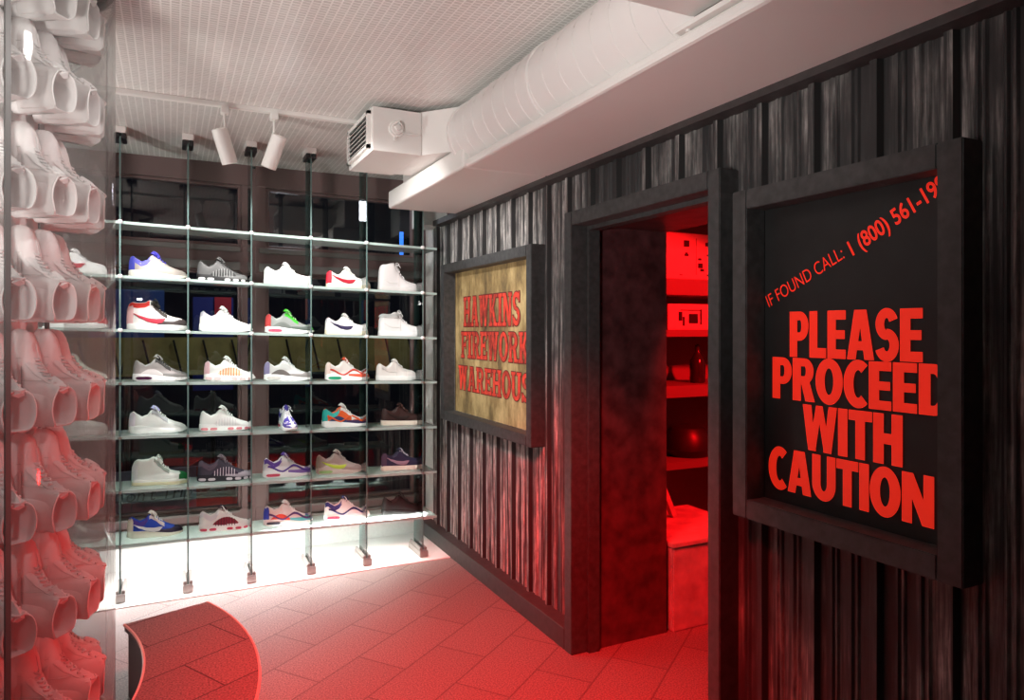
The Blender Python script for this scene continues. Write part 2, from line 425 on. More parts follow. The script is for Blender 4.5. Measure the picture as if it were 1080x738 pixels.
def heavy(ch, e=0):
    S, B = .27, .19
    if ch == 'I': return rc(0, 0, S, 1, e), S
    if ch == 'P': return rc(0, 0, S, 1, e) + rc(S, .81, .36, 1, e) + rc(S, .36, .36, .54, e) + sect(.36, .68, .31, .32, .06, .14, -90, 90, e), .67
    if ch == 'R': return rc(0, 0, S, 1, e) + rc(S, .81, .38, 1, e) + rc(S, .40, .38, .58, e) + sect(.38, .70, .30, .30, .05, .12, -90, 90, e) + pa(.42, .72, .26, .54, 0, .48, e), .72
    if ch == 'D': return rc(0, 0, S, 1, e) + rc(S, .81, .34, 1, e) + rc(S, 0, .34, .19, e) + sect(.34, .5, .40, .5, .12, .31, -90, 90, e), .74
    if ch == 'L': return rc(0, 0, S, 1, e) + rc(S, 0, .56, .21, e), .57
    if ch == 'E': return rc(0, 0, S, 1, e) + rc(S, 0, .58, B, e) + rc(S, .41, .55, .59, e) + rc(S, 1 - B, .58, 1, e), .59
    if ch == 'T': return rc(.19, 0, .45, 1, e) + rc(0, .79, .64, 1, e), .64
    if ch == 'H': return rc(0, 0, S, 1, e) + rc(.47, 0, .74, 1, e) + rc(S, .40, .47, .61, e), .74
    if ch == 'A': return pa(0, .26, .22, .47, 0, 1, e) + pa(.52, .80, .33, .58, 0, 1, e) + rc(.2, .19, .6, .37, e), .80
    if ch == 'O': return sect(.40, .5, .41, .52, .13, .30, 0, 360, e, 40), .81
    if ch == 'C': return sect(.40, .5, .41, .52, .13, .30, 52, 308, e, 34), .66
    if ch == 'U': return rc(0, .34, S, 1, e) + rc(.47, .34, .74, 1, e) + sect(.37, .36, .37, .38, .10, .16, 180, 360, e), .74
    if ch == 'N': return rc(0, 0, .25, 1, e) + rc(.53, 0, .78, 1, e) + pa(.50, .78, 0, .28, 0, 1, e), .78
    if ch == 'W': return pa(.17, .42, 0, .27, 0, 1, e) + pa(.20, .40, .42, .60, 0, 1, e) + pa(.66, .86, .44, .62, 0, 1, e) + pa(.64, .88, .80, 1.05, 0, 1, e), 1.05
    if ch == 'S':
        return sect(.32, .71, .31, .31, .07, .12, 20, 270, e) + sect(.32, .30, .33, .32, .08, .12, -160, 90, e) , .65
    return [], .3
def slab(ch, e=0):
    S, V = .19, .10
    def sf(x0, x1, y): return rc(x0, y, x1, y + V, e)
    if ch == 'I': return rc(.08, 0, .30, 1, e) + sf(0, .38, 0) + sf(0, .38, .9), .38
    if ch == 'H': return rc(.06, 0, .25, 1, e) + rc(.50, 0, .69, 1, e) + rc(.2, .43, .55, .57, e) + sf(0, .32, 0) + sf(.43, .75, 0) + sf(0, .32, .9) + sf(.43, .75, .9), .75
    if ch == 'A': return pa(.05, .20, .27, .44, 0, 1, e) + pa(.50, .72, .33, .53, 0, 1, e) + rc(.2, .24, .55, .36, e) + sf(0, .28, 0) + sf(.44, .78, 0) + rc(.2, .9, .52, 1, e), .78
    if ch == 'W': return pa(.18, .36, .05, .24, 0, 1, e) + pa(.20, .34, .38, .52, 0, 1, e) + pa(.58, .74, .40, .56, 0, 1, e) + pa(.56, .72, .72, .88, 0, 1, e) + sf(0, .32, .9) + sf(.36, .58, .9) + sf(.64, .94, .9), .94
    if ch == 'K': return rc(.06, 0, .25, 1, e) + pa(.50, .70, .22, .42, 0, .6, e) + pa(.2, .36, .48, .66, .4, 1, e) + sf(0, .32, 0) + sf(.42, .76, 0) + sf(0, .32, .9) + sf(.42, .74, .9), .76
    if ch == 'N': return rc(.07, 0, .22, 1, e) + rc(.56, 0, .71, 1, e) + pa(.50, .71, .07, .28, 0, 1, e) + sf(0, .30, 0) + sf(0, .28, .9) + sf(.48, .78, .9), .78
    if ch == 'S': return sect(.31, .73, .29, .27, .11, .12, 10, 270, e) + sect(.31, .27, .30, .27, .12, .12, -170, 90, e) + rc(.50, .70, .58, 1, e) + rc(.01, 0, .09, .3, e), .62
    if ch == 'F': return rc(.06, 0, .25, 1, e) + rc(.2, .86, .62, 1, e) + rc(.2, .44, .46, .57, e) + sf(0, .33, 0) + sf(0, .3, .9) + rc(.54, .70, .62, 1, e) + rc(.42, .36, .48, .65, e), .63
    if ch == 'E': return rc(.06, 0, .25, 1, e) + rc(.2, .86, .62, 1, e) + rc(.2, .44, .46, .57, e) + rc(0, 0, .63, .14, e) + sf(0, .3, .9) + rc(.54, .72, .62, 1, e) + rc(.42, .36, .48, .65, e) + rc(.55, 0, .63, .28, e), .64
    if ch == 'R': return rc(.06, 0, .25, 1, e) + rc(.2, .86, .38, 1, e) + rc(.2, .42, .38, .54, e) + sect(.38, .71, .30, .29, .11, .15, -90, 90, e) + pa(.48, .68, .32, .52, 0, .5, e) + sf(0, .32, 0) + sf(.46, .76, 0) + sf(0, .3, .9), .74
    if ch == 'O': return sect(.36, .5, .36, .51, .16, .36, 0, 360, e, 36), .72
    if ch == 'U': return rc(.06, .3, .25, 1, e) + rc(.50, .3, .69, 1, e) + sect(.375, .33, .315, .34, .125, .20, 180, 360, e) + sf(0, .32, .9) + sf(.43, .75, .9), .75
    return [], .3
def text_line(word, fn, xp, yl, yr_or_w, zb, zt_, gap, e=0, slopez=0):
    """letters on the plane x=xp reading towards smaller y"""
    b = MB(); u = 0; polys = []
    for ch in word:
        g, w = fn(ch, e)
        polys += [[(u + x, y) for x, y in p] for p in g]
        u += w + gap
    tot = u - gap; sx = yr_or_w / tot; hz = zt_ - zb
    for i, p in enumerate(polys):
        vs = [(xp - .000008 * i, yl - x * sx, zb + y * hz + slopez * x * sx) for x, y in p]
        b.add(vs, [(0, 1, 2, 3)])
    return b

def framed_sign(name, label, y0, y1, z0, z1, bar, panelx, panelmat):
    s = empty(name, (XF + .02, (y0 + y1) / 2, z0), label, 'sign')
    b = MB()
    b.box(XF, panelx, y0, y0 + bar, z0, z1, .003); b.box(XF, panelx, y1 - bar, y1, z0, z1, .003)
    b.box(XF, panelx, y0 + bar, y1 - bar, z0, z0 + bar, .003); b.box(XF, panelx, y0 + bar, y1 - bar, z1 - bar, z1, .003)
    part(b, 'frame', M_FRAME, s)
    b = MB(); b.box(panelx, panelx + .008, y0 + .01, y1 - .01, z0 + .01, z1 - .01)
    part(b, 'panel', panelmat, s)
    return s
s2 = framed_sign('framed_sign', 'black framed sign in thick charcoal frame reading PLEASE PROCEED WITH CAUTION in orange-red', .990, 1.731, .895, 1.951, .062, 1.738, M_SIGNBLK)
for w, yl, yr, zb, ztp in (('PLEASE', 1.566, 1.137, 1.417, 1.557), ('PROCEED', 1.635, 1.063, 1.283, 1.414), ('WITH', 1.516, 1.193, 1.137, 1.274), ('CAUTION', 1.650, 1.108, .996, 1.128)):
    b = text_line(w, heavy, 1.7355, yl, yl - yr, zb, ztp, .03)
    part(b, 'lettering', M_VINYL, s2)
def font_text(txt, size, bold, xp, yl, zb, ang, m, parent, shear=0, sx=1.):
    c = bpy.data.curves.new('text', 'FONT'); c.body = txt; c.size = size; c.offset = bold; c.shear = shear; c.extrude = 0; c.fill_mode = 'FRONT'; c.dimensions = '2D'
    o = bpy.data.objects.new('text', c); COL.objects.link(o)
    dg = bpy.context.evaluated_depsgraph_get(); me = bpy.data.meshes.new_from_object(o.evaluated_get(dg))
    bpy.data.objects.remove(o)
    ca, sa = math.cos(ang), math.sin(ang); b = MB()
    vs = [(xp, yl - (v.co.x * sx * ca - v.co.y * sa), zb + v.co.x * sx * sa + v.co.y * ca) for v in me.vertices]
    b.add(vs, [tuple(p.vertices) for p in me.polygons])
    return part(b, 'lettering', m, parent)
A = math.atan2(.27, .557)
font_text('IF FOUND CALL:', .058, -.0004, 1.7355, 1.652, 1.572, math.atan2(.138, .29), M_VINYL, s2, shear=.0, sx=.74)
font_text('1 (800) 561-199', .064, .0011, 1.7355, 1.350, 1.707, math.atan2(.137, .262), M_VINYL, s2, sx=.755)
s1 = framed_sign('framed_sign', 'weathered tan sign in charcoal frame reading HAWKINS FIREWORK WAREHOUSE in worn red slab letters', 3.150, 4.475, .896, 1.943, .058, 1.743, M_PARCH)
for w, yl, yr, zb, ztp in (('HAWKINS', 4.27, 3.44, 1.525, 1.715), ('FIREWORK', 4.31, 3.33, 1.318, 1.488), ('WAREHOUSE', 4.36, 3.20, 1.105, 1.263)):
    b = text_line(w, slab, 1.7405, yl, yl - yr, zb, ztp, .05, .035)
    part(b, 'lettering_outline', M_DARKRED, s1)
    b = text_line(w, slab, 1.7395, yl, yl - yr, zb, ztp, .05, 0)
    part(b, 'lettering', M_WORNRED, s1)

# ------------------------------------------------------------------ red room beyond the doorway
M_RROOM = mat('red room wall', (.30, .25, .25), .8)
b = MB(); b.box(2.21, 4.2, 4.25, 4.33, 0, CEIL); b.box(4.12, 4.2, 1.0, 4.25, 0, CEIL); b.box(2.21, 4.2, .9, 1.0, 0, CEIL)
tag(b.build('wall_far', M_RROOM), kind='structure')
M_CARD = mat('pale cardboard', (.72, .66, .62), .6)
M_BOARD = mat('shelf board', (.22, .18, .17), .6)
su = empty('storage_shelf', (3.4, 3.9, 0), 'tall storage shelving standing in the red-lit back room', 'shelf')
b = MB(); b.box(2.95, 2.99, 3.75, 4.2, 0, 2.4); b.box(3.95, 3.99, 3.75, 4.2, 0, 2.4); part(b, 'upright', M_BLACK, su)
for z0, z1 in ((1.74, 1.85), (1.455, 1.50), (1.04, 1.12), (.55, .60)):
    b = MB(); b.box(2.99, 3.95, 3.75, 4.2, z0, z1); part(b, 'shelf_board', M_BOARD, su)
def carton(x0, x1, y0, y1, z0, z1, label, marks):
    c = empty('cardboard_box', ((x0 + x1) / 2, (y0 + y1) / 2, z0), label, 'box')
    b = MB(); b.box(x0, x1, y0, y1, z0, z1, .004); part(b, 'carton', M_CARD, c)
    b = MB()
    for (u0, v0, u1, v1) in marks:
        b.box(x0 + (x1 - x0) * u0, x0 + (x1 - x0) * u1, y0 - .002, y0, z0 + (z1 - z0) * v0, z0 + (z1 - z0) * v1)
    part(b, 'printed_mark', M_BLACK, c)
carton(3.02, 3.62, 3.78, 4.15, 1.852, 2.17, 'large pale carton with small dark print on the upper shelf of the red room',
       [(.26, .70, .34, .84), (.27, .50, .33, .55), (.28, .55, .32, .58), (.47, .42, .52, .47), (.47, .25, .54, .36), (.50, .18, .56, .24), (.60, .52, .68, .56), (.58, .74, .68, .82), (.2, .08, .24, .1), (.6, .08, .7, .12), (.44, .1, .445, .9)])
carton(3.04, 3.40, 3.78, 4.15, 1.502, 1.68, 'low pale carton with dark print on the middle shelf of the red room',
       [(.50, .25, .72, .62), (.25, .35, .34, .7), (.3, .74, .8, .78), (.35, .15, .4, .5), (.78, .2, .82, .8)])
c = empty('storage_crate', (2.52, 2.95, 0), 'low red-lit crate standing inside the doorway', 'crate')
M_CRATE = mat('crate panel', (.50, .42, .40), .6, bump=.3, bscale=12, var=.25)
b = MB(); b.box(2.235, 2.80, 2.74, 3.30, 0.0, .42, .006); part(b, 'crate_body', M_CRATE, c)
b = MB(); b.box(2.225, 2.81, 2.73, 3.31, .42, .445, .004); part(b, 'lid', M_CRATE, c)
b = MB(); b.box(2.30, 2.34, 2.725, 2.73, .05, .38); b.box(2.226, 2.232, 2.8, 2.84, .05, .38); part(b, 'cleat', M_CRATE, c) if False else None
b = MB()
p0, p1 = Vector((2.55, 3.12, .447)), Vector((2.24, 3.42, 1.55))
b.tube([p0, p1], .022, 4); tag(b.build('wooden_batten', M_CRATE), 'slim batten leaning at a slant above the crate in the red room', 'plank')
b = MB(); b.lathe([(.001, 0), (.15, .0), (.18, .05), (.17, .14), (.12, .20), (.001, .23)], (3.35, 3.95, .82 - .22), 24)
tag(b.build('duffel_bag', M_BLACK, smooth=True), 'rounded black bag on the low shelf of the red room', 'bag')
b = MB(); b.lathe([(.05, 0), (.055, .01), (.055, .16), (.03, .2), (.018, .22), (.018, .27), (.001, .28)], (3.42, 3.92, 1.12), 20)
tag(b.build('spray_bottle', mat('glossy black bottle', (.03, .03, .03), .12), smooth=True), 'dark glossy bottle on the shelf above the bag', 'bottle')
b = MB(); b.box(3.4, 4.1, 3.2, 3.24, CEIL - .28, CEIL - .25); b.box(3.4, 4.1, 3.19, 3.25, CEIL - .25, CEIL - .235)
tag(b.build('tube_light', mat('red neon tube', (1, .03, .02), .4, emis=2.5)), 'glowing red tube light high in the back room', 'light')

# ------------------------------------------------------------------ curved bench
def arc_band(cx, cy, r0, r1, a0, a1, n, z0, z1, b, endcut=None):
    vs = []; fs = []
    for i in range(n + 1):
        a = math.radians(a0 + (a1 - a0) * i / n)
        for r in (r0, r1):
            for z in (z0, z1): vs.append((cx + r * math.cos(a), cy + r * math.sin(a), z))
    for i in range(n):
        o = 4 * i; p = o + 4
        fs += [(o + 1, p + 1, p + 3, o + 3), (o, o + 2, p + 2, p), (o, p, p + 1, o + 1), (o + 2, o + 3, p + 3, p + 2)]
    fs += [(0, 1, 3, 2), (4 * n, 4 * n + 2, 4 * n + 3, 4 * n + 1)]
    b.add(vs, fs)
bn = empty('curved_bench', (.1, 2.9, 0), 'low curved bench topped with dark speckled slabs, beside the glass column', 'bench')
OC, OR, IC, IR = (-1.14, 2.73), 1.428, (-1.24, 2.81), 1.155
ZB = .30
def bench_outline(n=48):
    o = []; i_ = []
    a0o, a1o = 25.9, -58
    a0i, a1i = 22.1, -24
    for k in range(n + 1):
        a = math.radians(a0o + (a1o - a0o) * k / n); o.append((OC[0] + OR * math.cos(a), OC[1] + OR * math.sin(a)))
        a = math.radians(a0i + (a1i - a0i) * k / n); i_.append((IC[0] + IR * math.cos(a), IC[1] + IR * math.sin(a)))
    # beyond the visible part the bench ends in a point on the inner side
    return o, i_
O_, I_ = bench_outline()
def strip(b, A_, B_, z0, z1):
    n = len(A_); vs = []
    for a, c in zip(A_, B_): vs += [(*a, z0), (*a, z1), (*c, z0), (*c, z1)]
    fs = []
    for i in range(n - 1):
        o = 4 * i; p = o + 4
        fs += [(o + 1, p + 1, p + 3, o + 3), (o, o + 2, p + 2, p), (o, p, p + 1, o + 1), (o + 2, o + 3, p + 3, p + 2)]
    fs += [(0, 1, 3, 2), (4 * n - 4, 4 * n - 2, 4 * n - 1, 4 * n - 3)]
    b.add(vs, fs)
def inset(A_, B_, d):
    out = []
    for a, c in zip(A_, B_):
        v = Vector((c[0] - a[0], c[1] - a[1])); L_ = v.length; v = v / max(L_, 1e-6) * min(d, L_ * .4); out.append((a[0] + v.x, a[1] + v.y))
    return out
# limit: outer end trimmed where the inner edge passes the glass column
b = MB(); strip(b, O_, I_, ZB - .03, ZB); part(b, 'bench_top', M_BENCH, bn, bevel=.002)
b = MB(); strip(b, inset(O_, I_, .03), inset(I_, O_, .015), 0, ZB - .03)
part(b, 'bench_base', mat('bench skirt', (.10, .06, .06), .5), bn)
b = MB()
b.tube([(x, y, ZB - .004) for x, y in O_], .006, 6); b.tube([(x, y, ZB - .004) for x, y in I_], .006, 6)
tag(part(b, 'edge_trim', mat('pale edge trim', (.62, .42, .36), .3), bn, smooth=True), label='thin pale metal edge trim')

# ------------------------------------------------------------------ glass shoe column
CX, CY, CR = -.601, 2.51, .445
gc = empty('display_column', (CX, CY, 0), 'tall round glass display column filled with white high-tops', 'display case')
b = MB(); b.lathe([(.24, .0), (.24, CEIL - .03)], (CX, CY, 0), 32); part(b, 'core', mat('white column core', (.75, .72, .70), .5), gc, smooth=True)
b = MB(); b.lathe([(CR + .004, .0), (CR + .004, .25), (CR - .002, .262)], (CX, CY, 0), 64)
part(b, 'plinth', mat('dark plinth laminate', (.09, .035, .04), .3), gc, smooth=True)
b = MB(); N = 96
b.rings([[(CX + CR * math.cos(2 * PI * k / N), CY + CR * math.sin(2 * PI * k / N), z) for k in range(N)] for z in (.262, CEIL - .03)], cap=False)
part(b, 'glass_shell', M_TUBE, gc, smooth=True)
b = MB(); b.rings([[(CX + r * math.cos(2 * PI * k / N), CY + r * math.sin(2 * PI * k / N), z) for k in range(N)] for r, z in ((CR - .01, CEIL - .035), (CR + .006, CEIL - .035), (CR + .006, CEIL), (CR - .01, CEIL))], cap=False)
part(b, 'top_ring', M_BLACK, gc, smooth=True)
# vertical joints of the glass panels
dx, dy = -.2108, 1.2175; L_ = math.hypot(dx, dy); dx /= L_; dy /= L_
tt = CX * dx + CY * dy; pd = abs(CX * dy - CY * dx); hit = tt - math.sqrt(CR * CR - pd * pd)
ja = math.atan2(hit * dy - CY, hit * dx - CX)
for k in range(3):
    a = ja + k * 2 * PI / 3
    b = MB(); b.box(-.003, .007, -.006, .006, 0, CEIL - .30)
    b.v = [(CX + (CR - .002 + v[0]) * math.cos(a) - v[1] * math.sin(a), CY + (CR - .002 + v[0]) * math.sin(a) + v[1] * math.cos(a), v[2] + .262) for v in b.v]
    part(b, 'joint_strip', mat('grey joint strip', (.16, .155, .15), .35, .4), gc)

# ------------------------------------------------------------------ shoes
WID = [(0, .30), (.02, .58), (.06, .80), (.13, .95), (.22, 1.0), (.36, .98), (.5, 1.08), (.64, 1.28), (.75, 1.32), (.85, 1.18), (.93, .86), (.97, .60), (.99, .36), (1, .12)]
STY = {
 'court': dict(T=[(0, .255), (.03, .31), (.07, .325), (.14, .285), (.23, .25), (.31, .275), (.37, .345), (.41, .37), (.47, .35), (.6, .27), (.7, .225), (.8, .205), (.9, .19), (.96, .16), (1, .11)],
               sole=[(0, .095), (.5, .085), (.85, .085), (1, .085)], bot=[(0, 0), (.8, 0), (1, .012)], open=(.05, .40), G=.115, flare=1.04),
 'mid': dict(T=[(0, .30), (.03, .39), (.08, .41), (.16, .40), (.28, .41), (.36, .45), (.40, .44), (.47, .36), (.6, .27), (.7, .225), (.8, .205), (.9, .19), (.96, .16), (1, .11)],
               sole=[(0, .095), (.5, .085), (1, .085)], bot=[(0, 0), (.8, 0), (1, .012)], open=(.05, .41), G=.12, flare=1.04),
 'high': dict(T=[(0, .40), (.03, .50), (.08, .52), (.16, .53), (.28, .56), (.36, .57), (.40, .53), (.47, .42), (.58, .30), (.7, .23), (.8, .205), (.9, .19), (.96, .16), (1, .11)],
               sole=[(0, .095), (.5, .085), (1, .085)], bot=[(0, 0), (.8, 0), (1, .012)], open=(.05, .40), G=.125, flare=1.04),
 'boot': dict(T=[(0, .54), (.03, .57), (.08, .575), (.16, .575), (.28, .58), (.37, .585), (.41, .57), (.46, .46), (.55, .335), (.66, .255), (.8, .225), (.9, .205), (.96, .17), (1, .11)],
               sole=[(0, .095), (.5, .085), (1, .085)], bot=[(0, 0), (.8, 0), (1, .012)], open=(.012, .385), G=.30, flare=1.04),
 'runner': dict(T=[(0, .23), (.02, .31), (.06, .335), (.13, .29), (.21, .25), (.30, .28), (.36, .35), (.41, .37), (.48, .335), (.6, .255), (.7, .205), (.8, .17), (.9, .145), (.96, .115), (1, .07)],
               sole=[(0, .12), (.25, .115), (.5, .085), (.8, .06), (1, .065)], bot=[(0, .015), (.08, 0), (.72, 0), (.9, .018), (1, .045)], open=(.04, .39), G=.11, flare=1.06),
}
def smoothstep(a, b_, x):
    t = max(0, min(1, (x - a) / (b_ - a))); return t * t * (3 - 2 * t)

class Shoe:
    def __init__(s, style, L=.295, wide=1.0, detail=1):
        s.P = STY[style]; s.L = L; s.hw = .105 * L * wide; s.style = style
        s.N = 40 if detail else 28
    def W(s, x): return lerp(WID, x) * s.hw
    def base(s, x): return lerp(s.P['sole'], x) * s.L - .004
    def T(s, x): return lerp(s.P['T'], x) * s.L
    def G(s, x):
        a, c = s.P['open']
        if s.style == 'boot':
            m = (a + c) / 2 - .01; h = (c - a) / 2 + .055; t = (x - m) / h
            return .0445 * s.L / .268 * math.sqrt(max(0, 1 - t * t)) if abs(t) < 1 else 0
        return s.P['G'] * .62 * s.L * (s.hw / (.105 * s.L)) * smoothstep(a - .05, a + .06, x) * (1 - smoothstep(c - .07, c + .05, x))
    def side(s, x, f):
        """outer surface at station x, height fraction f -> (y,z)"""
        W = s.W(x) * .95; G = s.G(x) if s.style == 'boot' else min(s.G(x), W * .8); z0 = s.base(x); z1 = s.T(x)
        p = 2.6 if x > .45 else 2.2
        y = G + (W - G) * max(0, 1 - f ** p) ** .55
        return y, z0 + (z1 - z0) * f
    def upper(s):
        b = MB(); st = [0, .008, .02, .04, .06] + [.09 + .03 * i for i in range(29)] + [.95, .965, .98, .99, .997]
        st = sorted(set(round(x, 4) for x in st)); nf = 9; a, c = s.P['open']; rings = []
        for x in st:
            op = a <= x <= c; half = []
            for k in range(nf + 1):
                f = math.sin(k / nf * PI / 2)
                half.append(s.side(x, f))
            G = half[-1][0]; T = s.T(x); ins = s.base(x) + .018 * s.L / .295
            if op and G > .006:
                half += [(G - .003, T + .002), (G - .007, T - .002), (max(G - .007, .001), T - (T - ins) * .35), (max(G - .006, .001), ins), (.0, ins)]
            else:
                half += [(half[-1][0] * .8, T), (half[-1][0] * .6, T), (half[-1][0] * .4, T), (half[-1][0] * .2, T), (0, T)]
            full = [(x * s.L, y, z) for y, z in half] + [(x * s.L, -y, z) for y, z in reversed(half[:-1])]
            rings.append(full)
        b.rings(rings, cap=False, close=False)
        b.add(rings[0], [tuple(range(len(rings[0])))]); b.add(rings[-1], [tuple(range(len(rings[-1])))])
        return b
    def sole(s, z_lo=None, z_hi=None, grow=1.0, x0=0, x1=1):
        b = MB(); n = 40; pts = []
        for k in range(n + 1):
            t = x0 + (x1 - x0) * (1 - math.cos(PI * k / n)) / 2; pts.append((t, 1))
        outl = [(t, lerp(WID, t) * s.hw) for t, _ in pts] + [(t, -lerp(WID, t) * s.hw) for t, _ in reversed(pts)]
        rings = []
        top = lambda t: lerp(s.P['sole'], t) * s.L if z_hi is None else z_hi(t)
        bot = lambda t: lerp(s.P['bot'], t) * s.L if z_lo is None else z_lo(t)
        fl = s.P['flare'] * grow
        for u, g in ((0, .90), (.0, .97), (.08, 1.0), (.5, .985), (.93, .985), (1, .955)):
            rings.append([((.5 + (t - .5) * (1.0 + (g * fl - 1) * .35)) * s.L, y * g * fl, bot(t) + (top(t) - bot(t)) * u) for t, y in outl])
        b.rings(rings, cap=False)
        m = len(outl)
        for r in (rings[0], rings[-1]):
            vs = list(r); fs = [(i, i + 1, m - 2 - i, m - 1 - i) for i in range(m // 2 - 1)]
            b.add(vs, fs)
        return b
    def strip(s, b, lo, hi, x0, x1, e, n=None, sides=(1, -1), zabs=True):
        """patch on the upper between two curves of height (units of L)"""
        n = n or max(6, int((x1 - x0) * 40)); m = 5
        for sd in sides:
            vs = []
            for i in range(n + 1):
                x = x0 + (x1 - x0) * i / n
                zl, zh = lo(x), hi(x)
                for j in range(m + 1):
                    z = (zl + (zh - zl) * j / m) * s.L
                    z0, z1 = s.base(x), s.T(x)
                    f = max(0, min(.985, (z - z0) / (z1 - z0)))
                    y, zz = s.side(x, f); ph = f ** 2 * 1.1
                    ee = e + (.0004 if 0 < j < m and 0 < i < n else -.0012)
                    xe = e * 1.5 * smoothstep(.86, 1, x) - e * 1.5 * (1 - smoothstep(0, .06, x))
                    vs.append((x * s.L + xe, sd * (y + ee * math.cos(ph)), zz + ee * math.sin(ph)))
            fs = [(i * (m + 1) + j, (i + 1) * (m + 1) + j, (i + 1) * (m + 1) + j + 1, i * (m + 1) + j + 1) for i in range(n) for j in range(m)]
            b.add(vs, fs)
    def slab(s, b, lo, hi, x0, x1, e=.002, n=None, sides=(1, -1)):
        """band on the side of the sole"""
        n = n or max(10, int((x1 - x0) * 50))
        for sd in sides:
            vs = []
            for i in range(n + 1):
                x = x0 + (x1 - x0) * i / n; W = lerp(WID, x) * s.hw * s.P['flare'] + e
                q = math.sqrt(max(0, 1 - (2 * i / n - 1) ** 4)); md = (lo + hi) / 2
                for z in (md + (lo - md) * q, md, md + (hi - md) * q):
                    zz = (z(x) if callable(z) else z) if not isinstance(z, float) else z
                    vs.append(((.5 + (x - .5) * 1.014) * s.L, sd * W, zz * s.L))
            b.add(vs, [(i * 3 + j, i * 3 + 3 + j, i * 3 + 4 + j, i * 3 + 1 + j) for i in range(n) for j in (0, 1)])
    def tongue(s):
        b = MB(); c = s.P['open'][1]; T0 = s.T(c + .03); th = .010 * s.L / .295
        hgt = {'court': .03, 'runner': .04, 'mid': .035, 'high': .02, 'boot': .012}[s.style] * s.L
        w = .062 * s.L * (s.hw / (.105 * s.L)); rings = []
        a = (c + .10) * s.L, s.T(c + .10) - .002; e_ = (c - .03) * s.L, T0 + hgt
        for i in range(7):
            t = i / 6; x = a[0] + (e_[0] - a[0]) * t; z = a[1] + (e_[1] - a[1]) * t + math.sin(PI * t) * .006
            ww = w * (.55 + .45 * math.sin(min(1, t * 1.6) * PI / 2)); 
            if i == 6: ww *= .85
            rings.append([(x + th * .6, -ww * .5, z + th * .5), (x + th, 0, z + th), (x + th * .6, ww * .5, z + th * .5), (x, ww, z - th * .2), (x - th * .7, 0, z - th * .4), (x, -ww, z - th * .2)])
        b.rings(rings); return b
    def laces(s, n=6):
        b = MB(); c = s.P['open'][1]; bt = s.style == 'boot'; n = 8 if bt else n
        for i in range(n):
            x = c + .015 + i * .04
            if x > .68: break
            w = (.055 - .004 * i) * s.L * (s.hw / (.105 * s.L)); T = s.T(x) + .0035
            b.tube([((x + .012) * s.L, -w, T - .006), ((x + .004) * s.L, -w * .5, T), (x * s.L, 0, T + .002), ((x + .004) * s.L, w * .5, T), ((x + .012) * s.L, w, T - .006)], .0028 * s.L / .295 * (1.45 if bt else 1.1), 5)
        if s.style == 'boot': return b
        # bow
        x = (c + .01) * s.L; T = s.T(c) + .006; q = s.L / .295
        for sd in (1, -1):
            b.tube([(x, 0, T), (x + .008 * q, sd * .014 * q, T + .010 * q), (x + .02 * q, sd * .028 * q, T - .002 * q), (x + .018 * q, sd * .016 * q, T - .008 * q), (x, 0, T)], .0024 * q, 5)
            b.tube([(x, 0, T), (x + .02 * q, sd * .02 * q, T - .004 * q), (x + .03 * q, sd * .034 * q, T - .022 * q)], .0022 * q, 5)
        return b

def C(h):
    h = h.lstrip('#'); c = [int(h[i:i + 2], 16) / 255 for i in (0, 2, 4)]
    return tuple(x ** 2.2 for x in c)
def cm(hexc, rough=.55):
    return mat('shoe ' + hexc, C(hexc), rough, bump=.12, bscale=220)
def K(v): return lambda x: v
SW_LO = [(.10, .235), (.22, .168), (.36, .115), (.48, .095), (.57, .108), (.63, .165)]
SW_HI = [(.10, .245), (.22, .208), (.36, .178), (.48, .170), (.57, .178), (.63, .180)]

